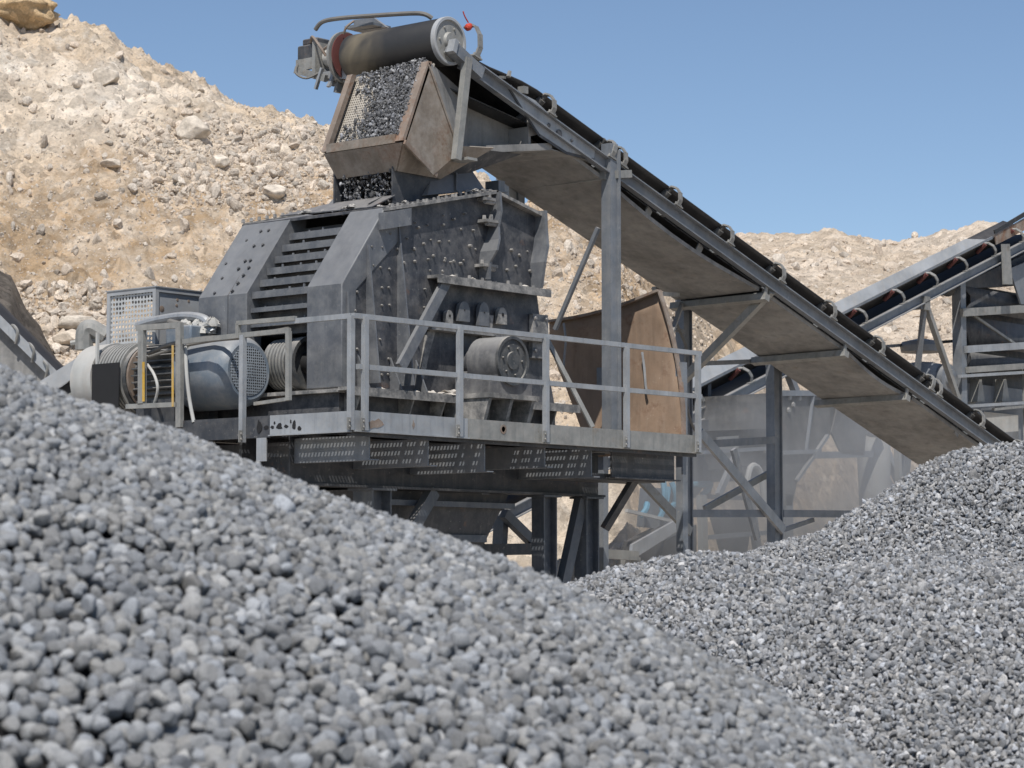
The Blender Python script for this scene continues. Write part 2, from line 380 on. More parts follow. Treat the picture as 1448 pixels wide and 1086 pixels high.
cosP, sinP = math.cos(PIT), math.sin(PIT)
def cone(la, da, za, s, r0):
    return lambda l, d: za - s * (np.sqrt((l - la)**2 + (d - da)**2 + r0 * r0) - r0)
def silhouette(h, px, d0, d1, n=160):
    D = np.linspace(d0, d1, n); t = (px - CX) / F; z = h(t * D, D) - CAMZ
    q = D * cosP + z * sinP; py = CY - F * (z * cosP - D * sinP) / q
    return py.min()
def corrected(h, pts, d0, d1):
    """the fitted heap, its height trimmed smoothly with bearing so that its skyline has the surveyed profile"""
    px = np.array([p[0] for p in pts], float); py = np.array([p[1] for p in pts], float)
    dl = np.zeros(len(px))
    def f(l, d, dl=dl):
        t = np.asarray(l) / np.maximum(np.asarray(d, float), .5) * F + CX
        return h(l, d) + np.asarray(d) * np.interp(t, px, dl) / F
    for k in range(3):
        s = np.array([silhouette(f, x, d0, d1) for x in px]); dl += (s - py)
    return f
def smax(a, b, k): return k * np.logaddexp(a / k, b / k)

LEFT = [(-500, 420), (-200, 468), (0, 520), (100, 563), (180, 585), (260, 609), (350, 645), (480, 695), (640, 755), (800, 828), (950, 905), (1100, 981), (1255, 1090), (1448, 1215), (1700, 1370)]
hl0 = corrected(cone(-2.554, 6.79, 3.784, .572, 1.82), LEFT, 2.5, 14)
def h_left(l, d): return hl0(l, d) - .018 + .035 * fbm(l * .9, d * .9, 4.0, 3) 
RIGHT = [(600, 885), (700, 855), (805, 828), (860, 807), (930, 792), (1000, 782), (1100, 767), (1150, 757), (1200, 727), (1260, 692), (1300, 662), (1350, 640), (1400, 630), (1448, 627), (1600, 640), (1900, 720)]
ca = cone(3.348, 16.41, 3.928, .516, .5); cb = cone(1.675, 13.2, 3.148, .302, 2.0)
hump = cone(4.1, 11.6, 3.25, .55, .6)
hr0 = corrected(lambda l, d: smax(smax(ca(l, d), cb(l, d), .15), hump(l, d), .06) + .05 * fbm(l * .55, d * .55, 9.0, 3), RIGHT, 6, 30)
def h_right(l, d): return hr0(l, d) - .012

LHILL = [(-600, -330), (-200, -110), (-20, -20), (20, 14), (60, 24), (110, 37), (140, 50), (180, 74), (215, 92), (270, 117), (345, 156), (375, 155), (420, 168), (460, 183), (560, 215), (690, 245), (720, 268), (760, 276), (800, 296), (845, 332), (880, 350), (930, 385), (1100, 470), (1448, 640), (1900, 800)]
_hc = cone(-19.6, 63.9, 18.06, .52, 10.5)
def _hf(l, d): return (d - 39.5 - 2.4 * np.clip(l - 2.0, 0, 20)) * .9
hh0 = corrected(lambda l, d: -smax(-_hc(l, d), -_hf(l, d), .8), LHILL, 36, 120)
RHILL = [(-600, 300), (600, 345), (860, 350), (920, 346), (1000, 342), (1060, 336), (1120, 339), (1180, 336), (1220, 341), (1265, 345), (1330, 339), (1365, 328), (1395, 317), (1420, 326), (1448, 338), (1700, 330), (2100, 330)]
def ramp_hill(l, d):
    return np.interp(d, [0, 44, 60, 112, 135, 260], [-.4, -.3, 2.6, 16.5, 17.5, 10.])
hf0 = corrected(ramp_hill, RHILL, 50, 200)

def ridged(x, y, z, oct=4):
    s = 0; a = 1.
    for k in range(oct):
        s = s + a * (.5 - np.abs(noise3(x * 2**k + 5 * k, y * 2**k, z + k))) ; a *= .55
    return s
# near spoil heap: a ruled grid fine enough for real rubble relief
def build_hill():
    th = np.linspace(math.radians(-26), math.radians(22), 1000); dd = np.concatenate([np.linspace(37.5, 72, 700), np.linspace(72.6, 120, 60)])
    T, Dp = np.meshgrid(th, dd); L = np.tan(T) * Dp
    z = hh0(L, Dp)
    x, y = LD(L, Dp)
    amp = np.clip((z + 1) / 4, 0, 1)
    big = .55 * fbm(x * .16, y * .16, z * .16, 3)
    gul = .35 * (ridged(x * .35 + .2 * y, y * .2, z * .1, 4) - .75)
    ter = .5 * np.maximum(0, noise3(x * .5, y * .5, z * .9)) ** 1.2
    fine = .22 * fbm(x * 1.6, y * 1.6, z * 1.6, 5, .62)
    rub = .34 * np.maximum(0, fbm(x * 2.6, y * 2.6, z * 2.6, 3, .6) - .10)
    z2 = z + amp * (big + gul + ter + fine + rub - .2)
    z2 = np.where(z < -1.5, -1.5, z2)
    o = grid_mesh('spoil_hill', x, y, z2, 'hill'); COL.objects.link(o); tag(o, kind='structure'); return o
build_hill()
def build_far():
    th = np.linspace(math.radians(-30), math.radians(30), 900); dd = np.concatenate([np.linspace(42, 135, 460), np.linspace(136, 260, 30)])
    T, Dp = np.meshgrid(th, dd); L = np.tan(T) * Dp
    z = hf0(L, Dp); x, y = LD(L, Dp)
    amp = np.clip((z + .3) / 4, 0, 1)
    z2 = z + amp * (.7 * fbm(x * .07, y * .07, z * .07, 3) + .35 * (ridged(x * .10 + .05 * y, y * .06, z * .03, 3) - .8) + .35 * fbm(x * .3, y * .3, z * .5, 3, .6) + .30 * fbm(x * .9, y * .9, z * 1.2, 5, .66) + .5 * np.maximum(0, noise3(x * .33, y * .33, z * .5)))
    o = grid_mesh('quarry_hill', x, y, z2, 'hill_far'); COL.objects.link(o); tag(o, kind='structure')
build_far()

# ---- base stones that the stockpiles repeat
def stone_mesh(name, seed, cuts, sub, squash, mat, rough=.06, smooth=True):
    rs = np.random.RandomState(seed); b = bmesh.new(); bmesh.ops.create_icosphere(b, subdivisions=sub, radius=1.0)
    co = np.array([v.co[:] for v in b.verts])
    for k in range(cuts):
        n = rs.normal(size=3); n /= np.linalg.norm(n); dd = rs.uniform(.55, .86); p = co @ n
        co = co - np.outer(np.maximum(0, p - dd), n)
    co *= (1 + .13 * noise3(co[:, 0] * 1.3 + seed * 7, co[:, 1] * 1.3, co[:, 2] * 1.3) + rough * noise3(co[:, 0] * 3.1 + seed, co[:, 1] * 3.1, co[:, 2] * 3.1))[:, None]
    co *= np.array(squash) * rs.uniform(.85, 1.15, 3)
    co /= np.abs(co).max(0).mean()
    for v, c in zip(b.verts, co): v.co = c
    me = bpy.data.meshes.new(name); b.to_mesh(me); b.free()
    me.polygons.foreach_set('use_smooth', [smooth] * len(me.polygons)); me.materials.append(M[mat])
    return bpy.data.objects.new(name, me)
def stone_set(name, count, *a, **k):
    c = bpy.data.collections.new(name)
    for i in range(count): c.objects.link(stone_mesh(name + '_stone', 100 + i * 13, *a, **k))
    return c
PEB = stone_set('pebble_kinds', 14, 7, 3, (1, .92, .82), 'pebble')
CHP = stone_set('chipping_kinds', 12, 13, 3, (1, .76, .52), 'chip', rough=.10)
DRK = stone_set('dark_chipping_kinds', 8, 12, 2, (1, .76, .6), 'darkchip', smooth=False)
RUB = stone_set('rubble_kinds', 12, 11, 2, (1, .80, .60), 'rock', rough=.16, smooth=False)

def scatter(name, pts, rot, scl, coll, base=None, label=None, cat=None):
    """one object whose points each carry a stone of their own (real geometry through geometry nodes)"""
    me = bpy.data.meshes.new(name); n = len(pts)
    me.vertices.add(n); me.vertices.foreach_set('co', np.asarray(pts, np.float32).ravel())
    for nm, arr in (('rot', rot), ('scl', scl)):
        at = me.attributes.new(nm, 'FLOAT_VECTOR', 'POINT'); at.data.foreach_set('vector', np.asarray(arr, np.float32).ravel())
    at = me.attributes.new('idx', 'INT', 'POINT'); at.data.foreach_set('value', np.random.RandomState(3).randint(0, 1000, n).astype(np.int32))
    o = bpy.data.objects.new(name, me); COL.objects.link(o)
    ng = bpy.data.node_groups.new(name + '_nodes', 'GeometryNodeTree')
    ng.interface.new_socket('Geometry', in_out='INPUT', socket_type='NodeSocketGeometry'); ng.interface.new_socket('Geometry', in_out='OUTPUT', socket_type='NodeSocketGeometry')
    N = ng.nodes.new; gi = N('NodeGroupInput'); go = N('NodeGroupOutput'); ip = N('GeometryNodeInstanceOnPoints'); ci = N('GeometryNodeCollectionInfo')
    ci.inputs['Collection'].default_value = coll; ci.inputs['Separate Children'].default_value = True; ci.inputs['Reset Children'].default_value = True
    ip.inputs['Pick Instance'].default_value = True
    def at_(nm, ty):
        a = N('GeometryNodeInputNamedAttribute'); a.data_type = ty; a.inputs['Name'].default_value = nm; return a.outputs['Attribute']
    L = ng.links.new
    L(gi.outputs[0], ip.inputs['Points']); L(ci.outputs[0], ip.inputs['Instance']); L(at_('idx', 'INT'), ip.inputs['Instance Index'])
    er = N('FunctionNodeEulerToRotation'); L(at_('rot', 'FLOAT_VECTOR'), er.inputs[0]); L(er.outputs[0], ip.inputs['Rotation']); L(at_('scl', 'FLOAT_VECTOR'), ip.inputs['Scale'])
    if base is not None:
        oi = N('GeometryNodeObjectInfo'); oi.inputs['Object'].default_value = base; jg = N('GeometryNodeJoinGeometry')
        L(ip.outputs[0], jg.inputs[0]); L(oi.outputs['Geometry'], jg.inputs[0]); L(jg.outputs[0], go.inputs[0])
    else: L(ip.outputs[0], go.inputs[0])
    md = o.modifiers.new('stones', 'NODES'); md.node_group = ng
    tag(o, label, cat, kind='stuff'); return o
def pile(name, h, l0, l1, d0, d1, sp, size, coll, label, flat, zmin=-.2, keep=None, seed=5, jit=.27, big=.03, sig=.13, grade=lambda d: 1.0):
    rs = np.random.RandomState(seed)
    rows = []; d = d0; i = 0
    while d < d1:      # the stones get finer away from the toe of the heap, as tipped stone sorts itself
        q = sp * grade(d); row = np.arange(l0, l1, q) + (i % 2) * q * .5; rows.append(np.stack([row, np.full(len(row), d)], -1)); d += q * .866; i += 1
    G_ = np.concatenate(rows); Lg, Dg = G_[:, 0], G_[:, 1]; gr = np.array([grade(v) for v in np.linspace(d0, d1, 200)]); gr = np.interp(Dg, np.linspace(d0, d1, 200), gr)
    Lg = Lg + rs.normal(0, 1, Lg.size) * sp * .22 * gr; Dg = Dg + rs.normal(0, 1, Dg.size) * sp * .22 * gr
    z = h(Lg, Dg); k = (z > zmin)
    if keep is not None: k &= keep(Lg, Dg, z)
    Lg, Dg, z, gr = Lg[k], Dg[k], z[k], gr[k]; n = len(z)
    s = gr * size * .5 * np.clip(rs.lognormal(0, sig, n), .55, 1.9)
    s = np.where(rs.rand(n) < big, s * rs.uniform(1.2, 1.7, n), s)
    z = z + rs.normal(0, size * jit, n) * gr - s * .15
    x, y = LD(Lg, Dg)
    rot = np.stack([rs.normal(0, flat, n), rs.normal(0, flat, n), rs.uniform(0, 6.283, n)], -1)
    if flat > 1: rot = rs.uniform(0, 6.283, (n, 3))
    scl = s[:, None] * rs.uniform(.82, 1.2, (n, 3))
    # closed core slope under the loose stones, its dark colour painting shade in the gaps
    gl = np.linspace(l0, l1, 150); gd = np.linspace(d0, d1, 150); GL, GD = np.meshgrid(gl, gd)
    gx, gy = LD(GL, GD); base = grid_mesh(name + '_core', gx, gy, np.maximum(h(GL, GD) - size * .62, -.3), 'pilebase')
    return scatter(name, np.stack([x, y, z], -1), rot, scl, coll, base, label, 'gravel pile')
pile('gravel_pile', h_left, -4.6, 3.6, 2.2, 8.4, .0280, .0335, PEB, 'big heap of round grey pebbles filling the near slope, out of focus', 2.0, seed=5, grade=lambda d: min(1.1, max(.58, 1.07 - .165 * (d - 4.0))),
     keep=lambda l, d, z: (np.abs(l) < d * .36 + .8))
pile('gravel_pile', h_right, -1.6, 7.4, 6.0, 18.5, .0188, .0222, CHP, 'heap of angular grey chippings in front of the conveyor tail', 1.1, jit=.46, sig=.24,  seed=8,
     keep=lambda l, d, z: (l > -d * .1 - .2) & (l < d * .36 + 1.6) & (z > .8))

# ================================================================== CRUSHER
YC = 18.26                      # its near side wall
def P_(px, py, y=YC): return onY(px, py, y)
YF = 20.40                      # its far side wall
crusher = thing('impact_crusher', 'dark steel impact crusher with stepped sloping front, standing on the railed platform', 'crusher', (20.8, 19.3, 4.55))
kneeX, kneeZ = 19.0, 6.07; topX, topZ = 19.65, 6.92; pkX, pkZ = 21.38, 7.31; rrX, rrZ = 22.23, 7.12
prof = [(19.06, 4.98), (19.0, kneeZ), (topX, topZ), (pkX, pkZ), (rrX, rrZ), (22.19, 6.28), (22.30, 5.75), (22.52, 4.98)]
def side_wall(b, y0, sgn):
    b.prism([(x, y0, z) for x, z in prof], (0, .04 * sgn, 0))
rb = random.Random(4)
def wall_bolts(b):
    b.cur = 1
    rows = [(6.98, 19.9, 21.3), (6.83, 19.95, 21.25), (6.66, 20.0, 21.2), (6.48, 20.0, 21.3), (6.36, 20.4, 21.2), (6.72, 21.5, 22.1), (6.9, 21.5, 22.1), (6.5, 21.5, 22.1), (6.1, 20.0, 20.5), (5.9, 20.0, 20.4), (5.7, 20.0, 20.3), (5.5, 20.0, 20.2)]
    for z, xa, xb in rows:
        x = xa
        while x < xb:
            if rb.random() < .75:
                q = V((x + rb.uniform(-.03, .03), YC, z + rb.uniform(-.03, .03))); b.bolt(q, (0, -1, 0), rb.uniform(.010, .018), rb.uniform(.015, .032))
            x += rb.uniform(.16, .32)
    for z in np.arange(5.15, 6.75, .19):
        for x in (19.46, 19.60, 19.72):
            if rb.random() < .6 and z < 6.2 + (x - 19.0) * .9: b.bolt((x + rb.uniform(-.02, .02), YC, z + rb.uniform(-.03, .03)), (0, -1, 0), .014, .022)
    for z in np.arange(5.2, 6.2, .2):
        if rb.random() < .7: b.bolt((19.2 + rb.uniform(-.03, .05), YC, z), (0, -1, 0), .018, .025)
    for px, py in ((590, 322), (604, 318), (640, 310), (655, 302), (598, 345), (620, 342), (560, 352), (585, 352), (612, 362), (628, 369), (636, 371), (650, 373), (663, 348), (668, 326), (706, 330), (722, 354), (734, 361), (716, 382), (640, 395), (586, 370), (570, 372)):
        b.bolt(P_(px, py), (0, -1, 0), rb.uniform(.013, .021), rb.uniform(.02, .045))
def f(b): side_wall(b, YC, 1); wall_bolts(b)
part('side_wall', ['crusher', 'bolt'], crusher, f)
part('side_wall', 'crusher', crusher, lambda b: side_wall(b, YF, -1))
def front(y0, y1, seam=None):
    def f(b):
        t = .03
        b.prism([(kneeX, y0, 4.99), (kneeX, y0, kneeZ), (topX, y0, topZ + .02), (topX + .25, y0, topZ + .06), (topX + .25, y0, topZ - .3), (kneeX + .22, y0, kneeZ - .05), (kneeX + .22, y0, 4.99)], (0, y1 - y0, 0))
        b.cur = 1
        if seam:
            d = V((topX - kneeX, 0, topZ - kneeZ)).normalized(); n = V((-d.z, 0, d.x))
            for k in range(9):
                s = (k + .4) / 9.5; c = V((kneeX, seam, kneeZ)) + V((topX - kneeX, 0, topZ - kneeZ)) * s
                for o in (-.07, .06):
                    if rb.random() < .7: b.bolt(c + V((0, o + rb.uniform(-.03, .03), 0)), n, .022, .03)
                if rb.random() < .5: b.bolt(c + V((0, .3 + rb.uniform(-.1, .05), 0)), n, .02, .02)
            b.box(kneeX - .004, kneeX, seam - .006, seam + .006, 5.0, kneeZ)
            b.prism([(kneeX - .004, seam - .006, kneeZ), (topX - .004, seam - .006, topZ), (topX, seam - .006, topZ - .01), (kneeX + .004, seam - .006, kneeZ - .01)], (0, .012, 0))
    return f
part('front_plate', ['crusher_front', 'frame_dark'], crusher, front(YC - .012, 18.76), bevel=.012)
part('front_plate', ['crusher_front', 'frame_dark'], crusher, front(19.66, YF + .012, 19.95), bevel=.012)
# sloping stepped recess between the two front plates
def f(b):
    b.prism([(kneeX + .20, 18.76, 5.62), (kneeX + .20, 18.76, kneeZ - .04), (topX + .22, 18.76, topZ - .06), (topX + .5, 18.76, topZ), (topX + .5, 18.76, 5.62)], (0, .90, 0))
part('recess_wall', 'crusher', crusher, f)
slope = V((topX - kneeX, 0, topZ - kneeZ)).normalized(); sn = V((-slope.z, 0, slope.x))
recess0 = V((kneeX + .20, 0, kneeZ - .04))
def rib(c, dep, th):
    def f(b):
        y0, y1 = 18.765, 19.655
        a = c + sn * 0.0
        # a shelf plate standing off the slope with a turned-up lip
        b.bar((a.x - dep / 2 , y0, a.z), (a.x - dep / 2, y1, a.z), dep, .018)
        b.bar((a.x - dep, y0, a.z - th / 2 + .012), (a.x - dep, y1, a.z - th / 2 + .012), .016, th)
        for y in (18.95, 19.2, 19.45):
            b.bolt((a.x - dep * .5, y + rb.uniform(-.06, .06), a.z + .009), (0, 0, 1), .016, rb.uniform(.02, .05))
    return f
for k in range(6):
    c = recess0 + (V((topX + .22, 0, topZ - .06)) - recess0) * ((k + .35) / 6.0)
    part('step_rib', 'crusher_front', crusher, rib(c, .16, .075))
for z in (5.90, 5.74):
    part('step_rib', 'crusher_front', crusher, rib(V((kneeX + .2, 0, z)), .14, .05))
# roof with the dusty seam along its edge
def f(b):
    b.prism([(topX, YC - .02, topZ + .03), (pkX, YC - .02, pkZ + .03), (rrX + .03, YC - .02, rrZ + .03), (rrX + .03, YC - .02, rrZ + .0), (pkX, YC - .02, pkZ), (topX, YC - .02, topZ)], (0, YF - YC + .04, 0))
part('roof', 'crusher', crusher, f)
def f(b):
    b.bar((topX - .02, YC - .05, topZ - .005), (pkX + .03, YC - .05, pkZ - .005), .10, .035); b.bar((pkX, YC - .05, pkZ - .005), (rrX + .04, YC - .05, rrZ - .005), .10, .035)
    for k in range(22):
        t = k / 22; b.bolt((topX + (pkX - topX) * t, YC - .06 + rb.uniform(-.02, .02), topZ + (pkZ - topZ) * t + .01), (0, 0, 1), .02, rb.uniform(.015, .04))
part('roof_flange', 'ledge', crusher, f)
def f(b):
    b.bar((topX + .05, YF, topZ + .03), (pkX, YF, pkZ + .03), .10, .05)
    for k in range(14):
        t = k / 14; b.bolt((topX + (pkX - topX) * t, YF, topZ + (pkZ - topZ) * t + .05), (0, 0, 1), .025, .04)
part('roof_flange', 'ledge', crusher, f)
part('rear_wall', 'crusher', crusher, lambda b: (b.box(22.08, 22.16, YC + .04, YF - .04, 5.0, 7.05)))
part('cheek_box', 'crusher_front', crusher, lambda b: b.prism([P_(544, 300, YC - .10), P_(582, 294, YC - .10), P_(582, 318, YC - .10), P_(544, 324, YC - .10)], (0, .09, 0)))
# side stiffener plates standing proud of the near wall
def stiff(top, bot, wt, wb, th=.02):
    def f(b):
        a = V((top.x, YC, top.z)); c = V((bot.x, YC, bot.z))
        b.prism([a, a + V((0, -wt, 0)), c + V((0, -wb, 0)), c], (th, 0, 0))
    return f
for t_, b_, wt, wb in (((518, 347), (516, 545), .03, .20), ((562, 321), (560, 530), .02, .24), ((489, 412), (492, 545), .02, .10)):
    part('stiffener', 'crusher_front', crusher, stiff(P_(*t_), V((P_(*t_).x, YC, 5.05)), wt, wb))
def curved_plate(pts, dep, th=.03):
    def f(b):
        rows = []
        for (px, py, d) in pts:
            q = P_(px, py); rows.append([q, q + V((0, -d, 0))])
        for i in range(len(rows) - 1):
            a, c = rows[i], rows[i + 1]
            b.prism([a[0], a[1], c[1], c[0]], (th, 0, 0))
    return f
part('hinge_plate', 'crusher_front', crusher, curved_plate([(693, 273, .14), (693, 300, .16), (691, 322, .14), (686, 340, .20), (679, 356, .24), (677, 372, .16), (677, 396, .15)], .15))
part('hinge_plate', 'crusher_front', crusher, curved_plate([(757, 299, .14), (757, 325, .15), (754, 350, .20), (750, 372, .20), (751, 408, .14)], .15, .045))
def knuckle(b, px, py, w):
    if True:
        q = P_(px, py); b.box(q.x - w / 2, q.x + w / 2, YC - .14, YC, q.z - .016, q.z + .016)
        b.bolt(q + V((w * .2, -.08, .02)), (0, 0, 1), .03, .06); b.bolt(q + V((-w * .25, -.06, .02)), (0, 0, 1), .025, .045)
        b.cyl(q + V((-.06, -.10, -.03)), q + V((.10, -.10, -.03)), .026, seg=10)
for kn in ((681, 283, .16), (683, 314, .20), (681, 377, .24)): part('hinge_knuckle', 'ledge', crusher, lambda b: knuckle(b, *kn))
def f(b):
    a = P_(604, 391); c = P_(761, 410)
    b.box(a.x, c.x + .03, YC - .17, YC, a.z - .02, a.z + .012); b.box(a.x, c.x + .03, YC - .17, YC - .15, a.z - .075, a.z - .02)
    for k in range(8): b.bolt((a.x + .15 + k * .22, YC - .09, a.z + .012), (0, 0, 1), .022, rb.uniform(.02, .05))
part('shelf_angle', 'ledge', crusher, f)
part('diagonal_brace', 'crusher_front', crusher, lambda b: (b.bar(P_(632, 396, YC - .10), P_(566, 520, YC - .26), .12, .05, up=(0, 1, 0))))
# lower flange, skirt and gussets
def f(b):
    b.box(18.96, 22.74, YC - .20, YC - .001, 4.955, 4.99); b.box(18.96, 22.74, YC - .001, YF + .1, 4.94, 4.978)
    b.box(18.96, 22.74, YC - .20, YC - .18, 4.90, 4.955)
part('base_flange', 'ledge', crusher, f)
part('skirt_wall', 'crusher', crusher, lambda b: b.box(19.04, 22.6, YC + .06, YF - .05, 4.56, 4.94))
for x in (19.12, 19.95, 20.45, 21.95, 22.35):
    part('gusset', 'ledge', crusher, lambda b: b.prism([(x, YC + .06, 4.94), (x, YC - .17, 4.94), (x, YC - .02, 4.58), (x, YC + .06, 4.58)], (.022, 0, 0)))
for x in (19.25, 19.75, 20.15):
    part('gusset', 'crusher_front', crusher, lambda b: b.prism([(x, YC, 5.35), (x, YC - .17, 4.995), (x, YC, 4.995)], (.02, 0, 0)))
# lifting lugs and lower wall fittings
def lug(px, py, w, h):
    def f(b):
        q = P_(px, py, YC - .03); n = 9
        poly = [q + V((-w / 2, 0, -h / 2)), q + V((w / 2, 0, -h / 2))] + [q + V((w / 2 * math.cos(t), 0, h * .1 + h * .5 * math.sin(t))) for t in [math.pi * k / n for k in range(n + 1)]]
        b.prism(poly, (0, -.05, 0)); b.cur = 1; b.cyl(q + V((0, -.052, h * .12)), q + V((0, -.056, h * .12)), w * (.14 if py > 447 else .05), seg=10)
    return f
part('lifting_lug', ['ledge', 'black'], crusher, lug(706, 448, .15, .17))
part('lifting_lug', ['crusher_front', 'black'], crusher, lug(680, 446, .17, .24))
part('lifting_lug', ['crusher_front', 'black'], crusher, lug(652, 442, .18, .20))
part('lifting_lug', ['ledge', 'black'], crusher, lug(631, 449, .11, .13))
def f(b):
    a = P_(598, 464); b.box(a.x, 22.2, YC - .13, YC, a.z - .02, a.z + .012)
    for k in range(9): b.bolt((a.x + .1 + k * .18, YC - .07, a.z + .01), (0, 0, 1), .02, rb.uniform(.02, .06))
    q = P_(676, 480); b.prism([(q.x, YC - .04, q.z - .32), (q.x + .2, YC - .04, q.z - .32), (q.x + .17, YC - .04, q.z), (q.x + .22, YC - .04, q.z + .28), (q.x - .0, YC - .04, q.z + .28), (q.x + .02, YC - .04, q.z)], (0, .035, 0))
    q = P_(757, 470); b.prism([(q.x - .14, YC - .07, q.z - .3), (q.x + .16, YC - .07, q.z - .3), (q.x + .14, YC - .07, q.z + .2), (q.x - .12, YC - .07, q.z + .2)], (0, .06, 0))
    for dx, dz in ((-.1, .15), (.1, .15), (-.1, -.05), (.1, -.05), (-.1, -.22), (.1, -.22)): b.bolt((q.x + dx, YC - .07, q.z + dz), (0, -1, 0), .022, .03)
    b.prism([P_(604, 470, YC - .03), P_(618, 462, YC - .03), P_(607, 500, YC - .03), P_(598, 545, YC - .03), P_(592, 545, YC - .03)], (0, .028, 0))
part('access_cover', 'ledge', crusher, f)
# bearing housing on its pedestal
bx, by, bz = 21.0, 17.62, 5.36
brg = part('bearing_housing', 'dusty_cast', crusher, lambda b: (
    b.rings((bx, by + .42, bz), (0, -1, 0), [(0, .20), (.0, .27), (.40, .27), (.42, .265)]),
    b.prism([(bx - .34, by + .02, bz - .36), (bx + .36, by + .02, bz - .36), (bx + .36, by + .02, bz - .17), (bx + .22, by + .02, bz - .17), (bx + .2, by + .02, bz - .1), (bx - .2, by + .02, bz - .1), (bx - .22, by + .02, bz - .17), (bx - .34, by + .02, bz - .17)], (0, .50, 0)),
    b.cyl((bx, by + .2, bz + .24), (bx, by + .2, bz + .29), .03, seg=8)))
def f(b):
    b.rings((bx, by, bz), (0, -1, 0), [(-.02, .268), (.02, .268), (.02, .235), (.0, .23), (.005, .10), (.02, .095), (.02, 0.02)])
    for k in range(6): b.bolt((bx + .16 * math.cos(k), by - .005, bz + .16 * math.sin(k)), (0, -1, 0), .016, .02)
part('bearing_cap', 'motor_dark', brg, f)
part('shaft', 'crusher', crusher, lambda b: (b.cyl((bx, by + .42, bz), (bx, YC, bz), .12), b.rings((bx, by + .46, bz), (0, 1, 0), [(0, .17), (.08, .17)])))
def f(b):
    b.box(bx - .40, bx + .44, by - .02, YC - .02, bz - .415, bz - .362)
    for x in (bx - .38, bx - .02, bx + .34): b.prism([(x, by + .0, bz - .415), (x, YC, bz - .415), (x, YC, 4.58), (x, by + .12, 4.58)], (.05, 0, 0))
    b.box(bx - .37, bx + .36, by + .3, by + .32, 4.58, bz - .415)
part('bearing_pedestal', 'ledge', crusher, f)
def lump(b, c, r, seed, fl=.35):
    rs = np.random.RandomState(seed); n = 14; rows = []
    for i in range(5):
        t = i / 4; rr = r * math.cos(t * math.pi / 2)
        rows.append([V(c) + V((rr * math.cos(k * 2 * math.pi / n) * (1 + .3 * rs.randn()), rr * .6 * math.sin(k * 2 * math.pi / n) * (1 + .3 * rs.randn()), r * fl * math.sin(t * math.pi / 2) * (1 + .2 * rs.randn()))) for k in range(n)])
        rows[-1].append(rows[-1][0])
    b.grid(rows)
def f(b):
    for i, (x, r) in enumerate(((20.62, .16), (20.50, .10), (20.75, .12), (20.30, .09), (19.8, .06), (19.5, .07), (20.05, .07), (22.0, .08), (22.45, .07))): lump(b, (x, YC - .10, 4.985), r, i)
    for i, (px, py) in enumerate(((640, 392), (668, 395), (742, 404), (690, 397))): q = P_(px, py, YC - .08); lump(b, (q.x, q.y, 6.285), .055, 30 + i)
tag(part('settled_dust', 'duststuff', crusher, f), kind='stuff')
# inlet hood, neck and loose cover sheets on the roof
def f(b):
    a = [P_(605, 276, 18.35), P_(686, 268, 18.35), P_(660, 229, 18.55), P_(613, 232, 18.55)]
    c = [V((q.x, 19.9 if i < 2 else 19.7, q.z + .02)) for i, q in enumerate(a)]
    b.hexa([a[0], a[1], c[1], c[0], a[3], a[2], c[2], c[3]])
    m0, m1 = P_(646, 270, 18.33), P_(645, 231, 18.53); b.bar(m0, m1, .03, .02, up=(0, 1, 0))
part('inlet_hood', 'crusher_front', crusher, f, bevel=.01)
neck = [(19.98, 18.45), (20.72, 18.45), (20.72, 19.32), (19.98, 19.32)]
def f(b):
    for i in (0, 1, 2):      # side, back, side: the front of the neck is open to the falling stone
        (xa, ya), (xb, yb) = neck[i], neck[i + 1]
        b.bar((xa, ya, 7.24), (xb, yb, 7.24), .02, .52)
part('inlet_neck', 'frame_dark', crusher, f)
def f(b):
    b.prism([P_(455, 302, 19.9), P_(470, 292, 19.9), P_(520, 283, 19.9), P_(600, 280, 19.9), P_(600, 290, 19.9)], (0, -.02, 0))
    b.prism([P_(520, 288, 18.6), P_(550, 273, 18.6), P_(585, 275, 18.6), P_(600, 282, 18.6), P_(600, 290, 18.6)], (0, .02, 0))
    b.prism([(19.72, 18.5, 6.97), (20.0, 18.42, 7.12), (20.0, 19.4, 7.12), (19.72, 19.9, 7.0)], (0, 0, .012))
part('rubber_curtain', 'crusher', crusher, f)
def f(b):
    for k in range(16): lump(b, (19.72 + rb.uniform(0, .35), 18.6 + rb.uniform(0, 1.0), 6.98 + .02), rb.uniform(.03, .08), 60 + k, .5)
    for k in range(10): t = rb.random(); lump(b, (topX + (pkX - topX) * t, YC + .05 + rb.uniform(0, .2), topZ + (pkZ - topZ) * t + .03), rb.uniform(.03, .06), 90 + k, .5)
tag(part('settled_dust', 'ledge', crusher, f), kind='stuff')
# small fittings at the rear of the roof
def f(b):
    for (px, py, w, h) in ((700, 264, .11, .10),):
        q = P_(px, py, 18.7); b.box(q.x - w / 2, q.x + w / 2, 18.6, 18.8, q.z - h * .6, q.z + h * .6); b.box(q.x - w * .7, q.x + w * .7, 18.57, 18.83, q.z - h * .75, q.z - h * .6)
part('roof_block', 'frame', crusher, f)
